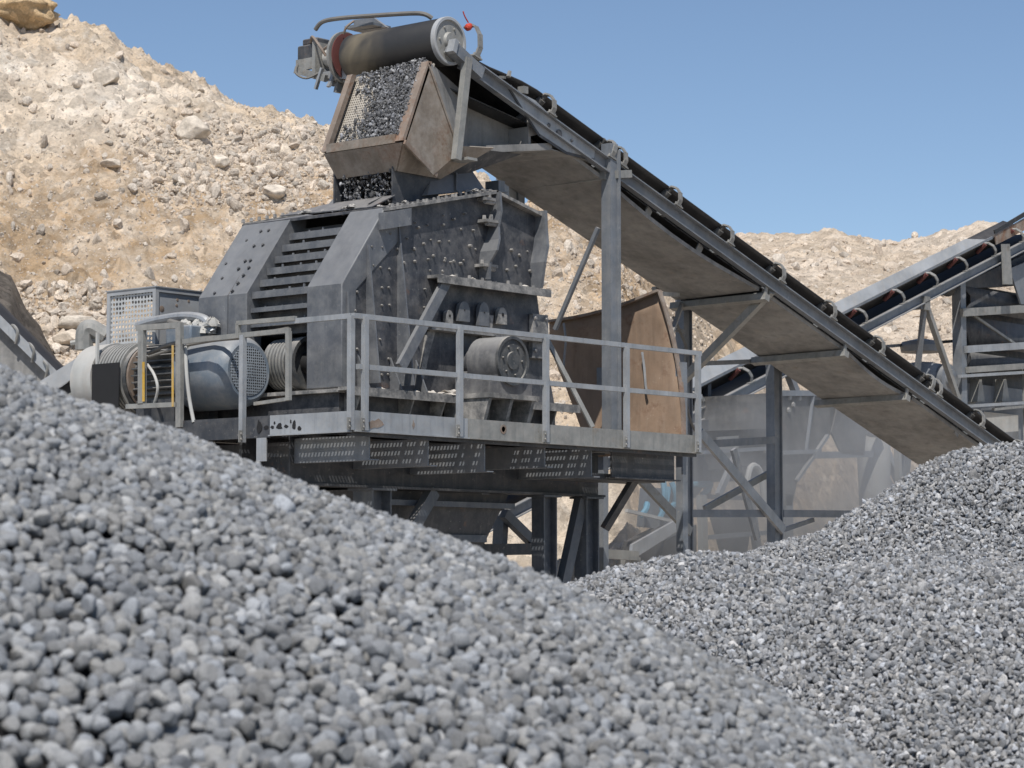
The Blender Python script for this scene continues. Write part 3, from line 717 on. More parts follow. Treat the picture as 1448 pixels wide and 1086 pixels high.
# pulley seen through the opening under the steps
px_, pz_ = 19.32, 5.30
pul = part('drive_pulley', 'motor_dark', crusher, lambda b: b.rings((px_, 19.46, pz_), (0, -1, 0), [(0, .2), (0, .28)] + [(.05 + .025 * k, .28 if k % 2 else .255) for k in range(12)] + [(.36, .29), (.46, .29), (.46, .25), (.40, .24), (.40, .10)]))
part('hub', 'black', pul, lambda b: (b.rings((px_, 19.05, pz_), (0, -1, 0), [(0, .12), (.12, .11), (.12, .05), (.16, .05)]), b.bolt((px_, 18.89, pz_), (0, -1, 0), .03, .03)))
def f(b):
    for k in range(6): b.rings((px_, 19.40 - .05 * k, pz_), (0, -1, 0), [(-.012, .262), (-.012, .284), (.012, .284), (.012, .262)], 28)
part('drive_belt', 'galv_dull', pul, f)
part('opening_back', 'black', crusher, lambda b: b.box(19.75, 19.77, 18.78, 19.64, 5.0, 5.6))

# ================================================================== PLATFORM
YP, XP = 17.26, 18.15; XR = 23.97
plat = thing('steel_platform', 'galvanised steel platform with guard rails and grating walkway, raised on dark legs', 'platform', (21.0, 18.6, 4.4))
def f(b):     # walkway grating: flat bars crossing, sunlight falls through it
    z0, z1 = 4.535, 4.540
    x = XP + .03
    while x < XR: b.box(x, x + .0215, YP + .02, 18.28, z0, z1); x += .047
    y = YP + .03
    while y < 18.28: b.box(XP + .02, XR - .01, y, y + .0205, z0 - .0055, z0 - .0005); y += .047
    x = XP + .03
    while x < 19.0: b.box(x, x + .0215, 18.28, 20.6, z0, z1); x += .047
    y = 18.3
    while y < 20.6: b.box(XP + .02, 19.0, y, y + .0205, z0 - .0055, z0 - .0005); y += .047
part('grating', 'galv_dull', plat, f)
def toe(x0, x1):
    return lambda b: (b.box(x0, x1, YP, YP + .012, 4.455, 4.665), b.box(x0, x1, YP - .03, YP, 4.455, 4.467))
def f(b):
    toe(XP, 19.86)(b)
    b.cur = 1
    for (px, py, w, h) in ((531, 600, .19, .10), (585, 601, .035, .07)):
        q = onY(px, py, YP - .004); n = 11; b.prism([q + V((w * .5 * math.cos(k * 6.283 / n) * (1 + .3 * rb.uniform(-1, 1)), 0, h * .5 * math.sin(k * 6.283 / n) * (1 + .5 * rb.uniform(-1, 1)))) for k in range(n)], (0, .003, 0))
part('toe_board', ['galv', 'rustframe'], plat, f)
def f(b): toe(19.875, 21.95)(b); b.cur = 1; q = onY(712, 607, YP - .003); b.rings(q + V((0, .003, 0)), (0, -1, 0), [(0, .05), (.004, .05), (.004, .03), (.0, .03)], 16)
part('toe_board', ['galv_dull', 'rustframe'], plat, f)
part('toe_board', 'galv_dull', plat, toe(21.965, XR))
def f(b):
    b.box(XP - .012, XP, YP + .02, 18.42, 4.45, 4.66); b.box(XP - .04, XP - .012, YP + .02, 18.42, 4.45, 4.462)
    b.cur = 1
    for (px, py, w, h) in ((366, 603, .07, .13), (376, 604, .07, .04), (385, 604, .05, .035), (395, 603, .09, .06), (405, 603, .06, .035), (416, 601, .06, .10), (423, 606, .05, .05), (388, 598, .03, .03), (411, 596, .025, .04)):
        q = onX(px, py, XP - .014); n = 10; b.prism([q + V((0, w * .5 * math.cos(k * 6.283 / n) * (1 + .35 * rb.uniform(-1, 1)), h * .5 * math.sin(k * 6.283 / n) * (1 + .35 * rb.uniform(-1, 1)))) for k in range(n)], (.003, 0, 0))
part('toe_board', ['galv', 'black'], plat, f)
part('toe_board', 'frame_dark', plat, lambda b: b.box(XP - .006, XP + .02, 18.43, 20.7, 4.44, 4.66))
RZ = 5.60; MZ = 5.10
def rail(p, q, w=.052): return lambda b: b.bar(p, q, w, w)
part('top_rail', 'galv', plat, rail((XP - .02, YP, RZ), (XR, YP, RZ + .02)))
part('mid_rail', 'galv', plat, rail((XP + .05, YP, MZ), (XR, YP, MZ + .02), .052))
part('top_rail', 'galv', plat, rail((XP, YP + .03, RZ), (XP, 18.42, RZ)))
def post(x, y, z0=4.47, z1=RZ, w=.055, bolts=True):
    def f(b):
        b.box(x - w / 2, x + w / 2, y - w / 2, y + w / 2, z0, z1); b.cur = 1
        if bolts:
            b.box(x - .075, x - w / 2, y - w / 2 - .004, y - w / 2 + .008, z0, z0 + .12)
            for dz in (.03, .085): b.bolt((x - .048, y - w / 2 - .004, z0 + dz), (0, -1, 0), .013, .014)
    return f
for px in (517, 651, 773, 887, 988):
    q = onY(px, 560, YP - .04); part('rail_post', ['galv', 'bracket'], plat, post(q.x, YP - .03))
q = onX(496, 560, XP - .03); part('rail_post', ['galv', 'bracket'], plat, post(XP - .03, q.y))
q = onX(343, 560, XP - .03); part('rail_post', ['galv', 'bracket'], plat, post(XP - .03, q.y, 4.40, 5.50))
# under-floor steelwork
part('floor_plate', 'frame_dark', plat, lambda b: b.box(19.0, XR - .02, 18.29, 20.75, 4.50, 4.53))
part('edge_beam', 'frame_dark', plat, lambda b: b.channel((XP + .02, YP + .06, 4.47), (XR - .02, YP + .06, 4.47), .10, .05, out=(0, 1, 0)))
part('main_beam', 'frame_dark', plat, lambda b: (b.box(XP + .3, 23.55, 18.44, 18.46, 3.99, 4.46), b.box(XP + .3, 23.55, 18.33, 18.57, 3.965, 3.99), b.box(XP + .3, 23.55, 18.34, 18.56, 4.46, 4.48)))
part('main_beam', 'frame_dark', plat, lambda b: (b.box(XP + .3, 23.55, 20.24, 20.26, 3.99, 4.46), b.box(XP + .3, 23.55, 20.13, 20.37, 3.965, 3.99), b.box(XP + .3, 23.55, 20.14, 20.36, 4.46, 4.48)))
for px, py, hh in ((605, 618, .27), (685, 624, .30), (836, 632, .30), (770, 640, .22), (462, 640, .24)):
    q = onY(px, py, YP + .12); x = q.x if px != 462 else XP + .35
    part('joist', 'frame', plat, lambda b: (b.box(x, x + .012, YP + .12, 18.43, 4.44 - hh, 4.44), b.box(x, x + .10, YP + .08, 18.43, 4.44 - hh - .012, 4.44 - hh), b.box(x + .012, x + .10, YP + .12, 18.43, 4.43, 4.44)))
part('cross_beam', 'frame_dark', plat, lambda b: (b.box(22.75, XR - .03, 17.62, 17.64, 4.16, 4.45), b.box(22.75, XR + .02, 17.56, 17.70, 4.145, 4.16)))
part('cross_beam', 'frame_dark', plat, lambda b: b.box(XP + .75, XP + .77, 18.6, 20.6, 4.05, 4.44))
part('cross_beam', 'frame_dark', plat, lambda b: b.box(18.6, 23.2, 19.3, 19.34, 4.0, 4.5))
def leg(x, y, w=.30, d=.28, z1=3.965):
    return lambda b: (b.box(x, x + .02, y, y + d, 0, z1), b.box(x + w - .02, x + w, y, y + d, 0, z1), b.box(x + .02, x + w - .02, y + d * .45, y + d * .45 + .02, 0, z1), b.box(x - .05, x + w + .05, y - .05, y + d + .05, 0, .03), b.box(x - .04, x + w + .04, y - .04, y + d + .04, z1 - .025, z1 - .002))
legs = [(19.55, 18.32, .30, .28), (22.42, 18.34, .24, .18), (23.20, 18.34, .24, .18), (19.55, 20.1, .30, .28), (22.42, 20.1, .24, .18), (23.20, 20.1, .24, .18)]
for x, y, w_, d_ in legs: part('leg', 'legs', plat, leg(x, y, w_, d_))
part('leg_shade_plate', 'frame_dark', plat, lambda b: (b.box(22.3, 23.9, 17.72, 18.3, 4.13, 4.14), b.box(22.3, 23.9, 17.72, 17.73, 4.14, 4.2)))  # added plate that blocks the sun through the grating from reaching the legs
for p, q in (((20.62, 18.42, 3.96), (19.86, 18.42, 3.05)), ((23.20, 18.42, 3.93), (22.74, 18.42, 2.6)), ((21.5, 20.2, 3.6), (22.25, 20.2, 2.7)), ((21.55, 20.2, 2.6), (21.4, 20.2, 3.6))):
    part('brace', 'legs', plat, lambda b: b.bar(p, q, .14, .10, up=(0, 1, 0)))
part('brace', 'frame_dark', plat, lambda b: b.bar(onY(919, 642, 17.75), onY(855, 748, 18.2), .10, .07, up=(0, 1, 0)))
part('corner_plate', 'galv', plat, lambda b: b.box(XP - .005, XP + .01, 18.48, 18.62, 4.2, 4.44))

part('brace', 'legs', plat, lambda b: b.bar(onY(712, 726, 20.15), onY(764, 777, 20.15), .12, .10, up=(0, 1, 0)))
part('brace', 'legs', plat, lambda b: b.bar(onY(709, 730, 20.3), onY(705, 800, 20.3), .10, .16, up=(0, 1, 0)))
part('tie_beam', 'frame_dark', plat, lambda b: b.bar(onY(640, 778, 20.1), onY(770, 776, 20.1), .10, .14))
part('tie_beam', 'frame_dark', plat, lambda b: b.bar(onY(600, 728, 19.0), onY(700, 731, 19.0), .06, .05))
# discharge hopper and belt under the crusher
hop = thing('discharge_hopper', 'black discharge hopper hanging under the platform between its legs', 'hopper', (20.9, 19.3, 3.0))
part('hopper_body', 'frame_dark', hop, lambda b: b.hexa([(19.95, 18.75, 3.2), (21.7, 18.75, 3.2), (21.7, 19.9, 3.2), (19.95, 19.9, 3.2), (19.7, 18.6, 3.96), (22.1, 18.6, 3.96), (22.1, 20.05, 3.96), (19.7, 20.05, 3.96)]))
part('hopper_flange', 'legs', hop, lambda b: (b.box(19.85, 21.8, 18.66, 18.74, 3.42, 3.5), b.box(19.65, 22.1, 18.5, 18.58, 3.80, 3.86)))
part('rubber_skirt', 'rubber', hop, lambda b: (b.box(20.4, 21.3, 18.68, 18.70, 3.05, 3.38), b.bar((20.3, 18.64, 3.39), (21.35, 18.64, 3.39), .06, .05)))
ub = thing('under_crusher_conveyor', 'dark belt conveyor running low beneath the crusher platform', 'conveyor', (21, 19.3, 2.7))
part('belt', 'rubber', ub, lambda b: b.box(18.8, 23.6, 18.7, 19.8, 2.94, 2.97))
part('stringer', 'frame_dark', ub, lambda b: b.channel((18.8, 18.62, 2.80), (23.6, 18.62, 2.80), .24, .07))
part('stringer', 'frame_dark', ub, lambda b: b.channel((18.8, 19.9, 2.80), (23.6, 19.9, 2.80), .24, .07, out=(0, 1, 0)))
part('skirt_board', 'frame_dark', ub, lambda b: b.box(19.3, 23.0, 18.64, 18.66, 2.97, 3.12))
for x in (19.2, 21.2, 23.2):
    for y in (18.66, 19.86): part('leg', 'frame_dark', ub, lambda b: b.box(x - .05, x + .05, y - .05, y + .05, 0, 2.7))

# ================================================================== ELECTRIC MOTOR, GUARD, CABINET
mx_, mz_ = 18.66, 5.19; my0 = 19.27
motor = thing('electric_motor', 'large blue grey electric motor with finned body and round fan grille', 'motor', (mx_, 20.2, 4.56))
cowl = part('fan_cowl', 'motor', motor, lambda b: b.rings((mx_, my0 + .78, mz_), (0, -1, 0), [(0, .20), (0, .385), (.02, .395), (.58, .395), (.70, .37), (.76, .325), (.78, .30), (.775, .26), (.775, .02)], 48))
part('fan_grille', 'grille', cowl, lambda b: b.rings((mx_, my0 + .002, mz_), (0, -1, 0), [(0, .262), (.006, .26), (.012, .10), (.02, .06), (.02, .01)], 40))
for a in (3.9, 2.4): part('cowl_bolt', 'pale', cowl, lambda b: b.bolt((mx_ + .395 * math.cos(a), my0 + .62, mz_ + .395 * math.sin(a)), (math.cos(a), 0, math.sin(a)), .018, .02))
def f(b):
    b.rings((mx_, my0 + .78, mz_), (0, 1, 0), [(0, .29), (.70, .29)], 32)
    for k in range(30):
        a = math.radians(12 * k); d = V((math.cos(a), 0, math.sin(a))); c = V((mx_, 0, mz_))
        b.bar(c + d * .32 + V((0, my0 + .80, 0)), c + d * .32 + V((0, my0 + 1.44, 0)), .014, .09, up=d)
part('finned_body', 'motor_dark', motor, f)
part('foot', 'frame_dark', motor, lambda b: (b.box(mx_ - .32, mx_ - .18, my0 + .8, my0 + 1.4, 4.62, 4.92), b.box(mx_ + .18, mx_ + .32, my0 + .8, my0 + 1.4, 4.62, 4.92), b.box(mx_ - .36, mx_ + .36, my0 + .78, my0 + 1.42, 4.56, 4.62)))
part('terminal_box', 'motor', motor, lambda b: b.box(mx_ + .0, mx_ + .3, my0 + .9, my0 + 1.3, mz_ + .34, mz_ + .55), bevel=.02)
mp = part('motor_pulley', 'motor_dark', motor, lambda b: b.rings((mx_, my0 + 2.02, mz_), (0, -1, 0), [(0, .1), (0, .40)] + [(.04 + .026 * k, .40 if k % 2 == 0 else .37) for k in range(16)] + [(.48, .36), (.48, .1)], 40))
def f(b):
    for k in range(8): b.rings((mx_, my0 + 1.95 - .05 * k, mz_), (0, -1, 0), [(-.014, .375), (-.014, .402), (.014, .402), (.014, .375)], 36)
part('drive_belt', 'galv_dull', mp, f)
part('pulley_guard', 'pale', motor, lambda b: (b.rings((mx_, my0 + 2.45, mz_), (0, -1, 0), [(0, .05), (0, .36), (.06, .41), (.40, .415), (.40, .39), (.1, .38), (.1, .05)], 40)))
part('guard_flap', 'black', motor, lambda b: b.box(mx_ - .43, mx_ - .415, my0 + 1.56, my0 + 2.0, mz_ - .36, mz_ + .15))
part('motor_ring', 'rustframe', motor, lambda b: b.rings((mx_, my0 + 1.52, mz_), (0, -1, 0), [(0, .3), (0, .36), (.03, .36), (.03, .3)], 32))
part('base_skid', 'frame_dark', motor, lambda b: (b.box(18.25, 19.0, 19.15, 19.2, 4.545, 4.6), b.box(18.28, 18.36, 19.2, 21.7, 4.545, 4.62), b.box(18.92, 19.0, 19.2, 21.7, 4.545, 4.62)))
# machine guard of square tube, with the flaking yellow posts
gd = thing('machine_guard', 'welded square tube guard frame with flaking yellow paint beside the motor', 'guard frame', (18.17, 19.9, 4.5))
GX = XP - .02
def gpt(px, py): return onX(px, py, GX)
part('guard_post', ['galv_dull', 'yellow'], gd, lambda b: (b.bar(gpt(254, 604), gpt(254, 457), .05, .075, up=(0, 1, 0)), setattr(b, 'cur', 1), b.bar(gpt(250, 575) + V((-.03, .03, 0)), gpt(250, 488) + V((-.03, .03, 0)), .006, .03, up=(0, 1, 0))))
part('guard_post', ['galv_dull', 'yellow'], gd, lambda b: (b.bar(gpt(201, 572), gpt(201, 462), .05, .085, up=(0, 1, 0)), setattr(b, 'cur', 1), b.bar(gpt(205, 568) + V((-.03, -.01, 0)), gpt(205, 512) + V((-.03, -.01, 0)), .006, .035, up=(0, 1, 0))))
part('guard_rail', 'galv_dull', gd, lambda b: b.bar(gpt(194, 464), gpt(252, 460), .05, .06))
part('guard_rail', 'galv_dull', gd, lambda b: b.bar(gpt(180, 575), gpt(252, 572), .05, .05))
part('guard_rail', 'galv_dull', gd, lambda b: b.bar(gpt(259, 483), gpt(410, 467), .035, .05))
part('guard_post', 'galv_dull', gd, lambda b: b.bar(gpt(408, 468), gpt(408, 566), .045, .05, up=(0, 1, 0)))
part('guard_rail', 'galv_dull', gd, lambda b: b.bar(gpt(408, 564), gpt(360, 571), .03, .035))
part('guard_rail', 'galv_dull', gd, lambda b: b.bar(gpt(336, 457), gpt(418, 450), .045, .045))
part('guard_post', 'galv_dull', gd, lambda b: b.bar(gpt(337, 457), gpt(337, 478), .045, .045, up=(0, 1, 0)))
part('guard_post', 'pale', gd, lambda b: b.bar(onX(137, 560, 18.3), onX(138, 470, 18.3), .03, .03, up=(0, 1, 0)))
# cables and hoses lying over the motor
cb = thing('cable_bundle', 'grey dusty cables and hoses draped over the motor and guard frame', 'cables', (18.3, 20, 5.6))
part('cable', 'cable', cb, lambda b: b.tube([onX(210, 500, 18.25), onX(240, 487, 18.25), onX(290, 478, 18.3), onX(340, 476, 18.3), onX(408, 465, 18.25)], .022))
part('cable', 'cable', cb, lambda b: b.tube([onX(210, 505, 18.2), onX(250, 492, 18.25), onX(300, 482, 18.3), onX(345, 478, 18.3)], .016))
part('cable', 'pale', cb, lambda b: b.tube([onX(208, 515, 18.2), onX(218, 530, 18.15), onX(223, 550, 18.15), onX(218, 572, 18.2)], .016))
part('cable', 'pale', cb, lambda b: b.tube([onX(262, 490, 18.2), onX(264, 530, 18.15), onX(268, 565, 18.15), onX(274, 597, 18.15)], .020))
part('hose', 'galv', cb, lambda b: b.tube([onX(196, 460, 19.0), onX(225, 452, 18.95), onX(262, 447, 18.9), onX(290, 452, 18.9), onX(300, 470, 18.9)], .05, 10))
part('hose', 'cable', cb, lambda b: b.tube([onX(240, 455, 18.8), onX(262, 462, 18.75), onX(275, 474, 18.8)], .035, 10))
def f(b):
    for i in range(7): q = onX(265 + 6 * i, 462 + (i % 3) * 5, 18.9); lump(b, q, .10, 200 + i, .9)
tag(part('dust_sheet', 'pale', cb, f))
# mesh-sided cabinet
cabx, caby = 19.08, 21.2
cab = thing('guard_cabinet', 'tall dusty grey sheet metal cabinet with a punched side, left of the crusher', 'cabinet', (19.4, 21.6, 4.53))
x1, y1, zt = cabx + .84, 22.02, 6.26
def f(b):
    for x, y in ((cabx, caby), (x1 - .05, caby), (cabx, y1 - .05), (x1 - .05, y1 - .05)): b.box(x, x + .05, y, y + .05, 4.53, zt)
    for z in (4.53, zt - .05):
        b.box(cabx, cabx + .05, caby + .05, y1 - .05, z, z + .05); b.box(x1 - .05, x1, caby + .05, y1 - .05, z, z + .05)
        b.box(cabx + .05, x1 - .05, caby, caby + .05, z, z + .05); b.box(cabx + .05, x1 - .05, y1 - .05, y1, z, z + .05)
part('frame', 'skirt', cab, f)
part('punched_panel', 'mesh', cab, lambda b: b.box(cabx + .02, cabx + .024, caby + .05, y1 - .05, 4.58, zt - .05))
def f(b):
    b.box(cabx + .05, x1 - .05, caby + .02, caby + .03, 4.58, zt - .05); b.cur = 1
    for (px, py) in ((229, 437), (251, 424), (267, 426), (250, 432)):
        q = onY(px, py, caby + .018); b.rings(q + V((0, .002, 0)), (0, -1, 0), [(0, .04 if px == 229 else .02), (.004, .03 if px == 229 else .015)], 9)
part('panel', ['skirt', 'rustframe'], cab, f)
part('roof_sheet', 'galv', cab, lambda b: b.box(cabx - .01, x1 + .01, caby - .01, y1 + .01, zt, zt + .012))
# platform behind carrying the cabinet
part('floor_plate', 'frame_dark', plat, lambda b: b.box(XP + .1, 20.0, 20.76, 22.1, 4.48, 4.525))
part('leg', 'frame', plat, leg(18.4, 21.6))

# ================================================================== MAIN BELT CONVEYOR
def frame_of(p, q):
    p, q = V(p), V(q); e = (q - p).normalized(); n = V((-e.z, 0, e.x)) if e.x > 0 else V((e.z, 0, -e.x)); return p, e, n
O, E_, N_ = frame_of((20.93, 0, 8.66), (32.5, 0, 4.93))
def K(s, y, n): q = O + E_ * s + N_ * n; return V((q.x, y, q.z))
YN, YW = 18.22, 19.58            # near and far stringer webs
conv = thing('belt_conveyor', 'long sloping belt conveyor with curved idler brackets, feeding the chute above the crusher', 'conveyor', (27, 18.9, 6))
LEN = 16.5
part('stringer', 'frame', conv, lambda b: b.channel(K(-.12, YN, 0), K(LEN, YN, 0), .175, .07, up=N_, out=(0, -1, 0)))
part('stringer', 'frame', conv, lambda b: b.channel(K(-.12, YW, 0), K(LEN, YW, 0), .175, .07, up=N_, out=(0, 1, 0)))
def belt_profile(t):      # t: 0 flat at the drum .. 1 full trough
    ys = [18.27, 18.33, 18.45, 18.58, 18.68, 18.9, 19.12, 19.22, 19.35, 19.47, 19.53]
    up = [.27, .245, .17, .09, .03, .02, .03, .09, .17, .245, .27]
    return [(y, .15 * (1 - t) + t * (.055 + u)) for y, u in zip(ys, up)]
def f(b):
    rows = []
    for i in range(60):
        s = -.45 + (LEN + .3) * i / 59; t = min(1, max(0, (s - .0) / 1.3)); t = t * t * (3 - 2 * t)
        rows.append([K(s, y, n) for y, n in belt_profile(t)])
    b.grid(rows)
part('carrying_belt', 'rubber', conv, f, solid=.018, recalc=False)
part('return_belt', 'rubber', conv, lambda b: (b.hexa([K(-.45, 18.34, -.36), K(1.5, 18.34, -.05), K(1.5, 19.46, -.05), K(-.45, 19.46, -.36), K(-.45, 18.34, -.345), K(1.5, 18.34, -.035), K(1.5, 19.46, -.035), K(-.45, 19.46, -.345)]), b.hexa([K(1.5, 18.34, -.05), K(LEN, 18.34, -.05), K(LEN, 19.46, -.05), K(1.5, 19.46, -.05), K(1.5, 18.34, -.035), K(LEN, 18.34, -.035), K(LEN, 19.46, -.035), K(1.5, 19.46, -.035)])))
# drum: the wrapped belt, pale rim and steel end disc
dc = V((20.62, 0, 8.88)); dr = .262
def f(b):
    b.rings(V((dc.x, 18.24, dc.z)), (0, 1, 0), [(0, dr - .01), (.02, dr), (1.38, dr - .002), (1.4, dr - .02)], 56)
for_drum = part('head_drum', 'drum', conv, f)
for p_ in for_drum.data.polygons: p_.use_smooth = len(p_.vertices) == 4
rim = part('drum_rim', 'skirt', for_drum, lambda b: b.rings(V((dc.x, 18.235, dc.z)), (0, -1, 0), [(0, .20), (0, .268), (.05, .268), (.055, .262), (.055, .235), (.03, .232), (.03, .2)], 48))
def f(b):
    b.rings(V((dc.x, 18.215, dc.z)), (0, -1, 0), [(0, .24), (.012, .235), (.02, .10), (.05, .085), (.05, .02)], 40)
    for k in range(6): b.bolt((dc.x + .16 * math.cos(k * 1.05), 18.20, dc.z + .16 * math.sin(k * 1.05)), (0, -1, 0), .016, .02)
part('drum_end', 'galv_dull', for_drum, f)
part('bearing_arm', 'frame', conv, lambda b: (b.bar(K(.14, 18.13, -.05), K(-.40, 18.13, .02), .12, .13, up=N_), b.box(0, 0, 0, 0, 0, 0) if 0 else None))
part('bearing_block', 'galv', conv, lambda b: b.bar(K(-.42, 18.10, .02), K(-.36, 18.10, .02), .10, .15, up=N_))
# head hoop bracket with the red beacon, far-side handrail tube
def hoop(s, red=False, y=18.16, h=.25, lean=-.05, w=.065, inw=.16):
    def f(b):
        pts = [K(s, y, .08), K(s, y - .03, .08 + h * .35), K(s + lean * .4, y - .025, .08 + h * .7), K(s + lean * .8, y + .02, .08 + h * .93), K(s + lean, y + inw * .5, .08 + h), K(s + lean, y + inw, .08 + h * .92)]
        P = pts
        for i in range(len(P) - 1):
            d = P[i + 1] - P[i]; b.bar(P[i], P[i + 1] + d * 0.08, .02, w, up=E_)
        b.bar(K(s - .07, y, .095), K(s + .07, y, .095), .07, .016, up=N_); b.bolt(K(s + .05, y - .01, .10), N_, .016, .03); b.bolt(K(s - .05, y - .01, .10), N_, .016, .03)
    return f
def wing_roller(b, s, y0, yy, n0, n1, r=.055):
    b.cyl(K(s, y0, n0), K(s, yy, n1), r, seg=14)
IDL = [1.45, 2.62, 2.86, 4.0, 5.15, 6.35, 7.6, 8.85, 10.2, 10.42, 11.65, 12.9, 14.2, 15.5]
for i, s in enumerate(IDL):
    idl = part('idler', 'bracket', conv, hoop(s, lean=-.06 if i not in (1, 8) else .02))
    part('roller', 'roller', idl, lambda b: (wing_roller(b, s - .05, 18.30, 18.62, .285, .02), b.cyl(K(s - .05, 18.26, .325), K(s - .05, 18.31, .28), .028, seg=8)))
    part('roller', 'roller', idl, lambda b: wing_roller(b, s - .05, 18.66, 19.14, .01, .01))
    part('roller', 'roller', idl, lambda b: (wing_roller(b, s - .05, 19.50, 19.18, .285, .02), b.bar(K(s, 19.6, .08), K(s - .05, 19.58, .36), .05, .02, up=E_)))
    part('idler_base', 'frame', idl, lambda b: b.bar(K(s - .05, YN + .03, -.02), K(s - .05, YW - .03, -.02), .07, .05, up=N_))
hp = part('head_hoop', 'bracket', conv, hoop(.02, y=18.12, h=.38, lean=-.10, w=.07))
def f(b):
    q = K(-.10, 18.2, .44); b.rings(q, (-.8, -.1, -.5), [(-.01, .02), (0, .032), (.04, .042), (.07, .036), (.085, .015)], 14); b.tube([q + V((-.03, 0, .03)), q + V((-.09, 0, .09)), q + V((-.12, 0, .14))], .008, 6)
part('beacon', 'orange', hp, f)
part('hand_tube', 'frame', conv, lambda b: b.tube([K(.1, 19.60, .44), K(2.0, 19.60, .43), K(3.4, 19.60, .39), K(LEN, 19.60, .39)], .018, 6, 1))
part('small_bracket', 'bracket', conv, lambda b: (b.bar(K(.62, 18.2, .16), K(.62, 18.42, .20), .03, .03), b.bolt(K(.62, 18.15, .16), N_, .03, .07)))
part('small_bracket', 'bracket', conv, lambda b: (b.bar(K(.95, 18.2, .14), K(.95, 18.6, .24), .03, .035), b.box(K(.95, 0, .14).x - .04, K(.95, 0, .14).x + .04, 18.15, 18.24, K(.95, 0, .14).z - .02, K(.95, 0, .14).z + .06)))
# under-tray panels: long folded sheets with a near lip
TR = [(1.75, 6.05), (6.12, 8.12), (8.19, 9.85), (9.92, LEN)]
for a, c in TR:
    def f(b):
        def nb(s): return -.15 - .10 * math.sin(min(1, max(0, (s - 2.6) / 3.4)) * math.pi) if s < 6 else (-.15 - .07 * math.sin(min(1, max(0, (s - 8.2) / 1.7)) * math.pi))
        m = 9
        for k in range(m):
            s0 = a + (c - a) * k / m; s1 = a + (c - a) * (k + 1) / m
            b.hexa([K(s0, 18.27, nb(s0)), K(s1, 18.27, nb(s1)), K(s1, 19.56, -.18), K(s0, 19.56, -.18), K(s0, 18.27, nb(s0) + .008), K(s1, 18.27, nb(s1) + .008), K(s1, 19.56, -.172), K(s0, 19.56, -.172)])
            b.hexa([K(s0, 18.262, nb(s0)), K(s1, 18.262, nb(s1)), K(s1, 18.27, nb(s1)), K(s0, 18.27, nb(s0)), K(s0, 18.262, nb(s0) + .05), K(s1, 18.262, nb(s1) + .05), K(s1, 18.27, nb(s1) + .05), K(s0, 18.27, nb(s0) + .05)])
    part('under_tray', 'tray', conv, f)
for px, py in ((1087, 391), (1196, 488), (1283, 551)):
    q = onY(px, py, 18.2); dx = q.x - O.x; s = (q - V((O.x, q.y, O.z))).dot(E_)
    part('cross_member', 'galv_dull', conv, lambda b: (b.bar(K(s, 18.16, -.22), K(s, 19.66, -.24), .10, .085, up=N_), b.bar(K(s - .02, 18.19, -.24), K(s - .02, 18.19, -.09), .02, .06, up=E_)))
for s in (3.6, 4.7, 11.2, 12.6): part('hanger', 'bracket', conv, lambda b: b.bar(K(s, 18.28, -.2), K(s + .04, 18.28, -.09), .02, .10, up=E_))
# gusset plate and transfer tray at the head
G = [(721, 123), (743, 159), (763, 189), (801, 214), (840, 224), (842, 208), (799, 183), (757, 142)]
gus = part('gusset_plate', 'galv', conv, lambda b: b.prism([onY(x, y, 18.20) for x, y in G], (0, .02, 0)))
def f(b):
    b.rings(onY(790, 189, 18.198), (0, -1, 0), [(0, .05), (.012, .05), (.012, .02)], 10)
    b.bolt(onY(776, 177, 18.199), (0, -1, 0), .03, .01); b.bolt(onY(808, 199, 18.199), (0, -1, 0), .02, .02)
part('bolt', 'frame_dark', gus, f)
part('gusset_flange', 'frame_dark', gus, lambda b: [b.bar(onY(*G[i], 18.21), onY(*G[i + 1], 18.21), .07, .012, up=(0, 1, 0)) for i in (0, 1, 2, 3)] and None)
tt = [onY(x, y, 18.22) for x, y in ((685, 206), (763, 190), (840, 223), (838, 228))]
def f(b):
    lo = [V((21.3, 18.24, 7.74)), V((22.45, 18.24, 7.92)), V((23.3, 18.24, 7.86)), V((23.3, 19.56, 7.86)), V((22.45, 19.56, 7.92)), V((21.3, 19.56, 7.74))]
    b.prism(lo, (0, 0, .012))
    b.hexa([(21.3, 18.24, 7.752), (22.45, 18.24, 7.93), (22.45, 18.25, 7.93), (21.3, 18.25, 7.752), (21.3, 18.24, 7.82), (22.45, 18.24, 8.0), (22.45, 18.25, 8.0), (21.3, 18.25, 7.82)])
part('transfer_tray', 'tray', conv, f)
part('transfer_wall', 'tray', conv, lambda b: (b.prism([(21.36, 18.6, 7.76), (22.9, 18.6, 7.94), (22.9, 18.6, 8.02), (21.36, 18.6, 8.40)], (0, .02, 0)), b.box(22.1, 22.14, 18.3, 19.44, 7.9, 8.15)))
part('transfer_rib', 'tray', conv, lambda b: b.prism([onY(748, 165, 18.3), onY(763, 190, 18.3), onY(748, 193, 18.3)], (0, .03, 0)))
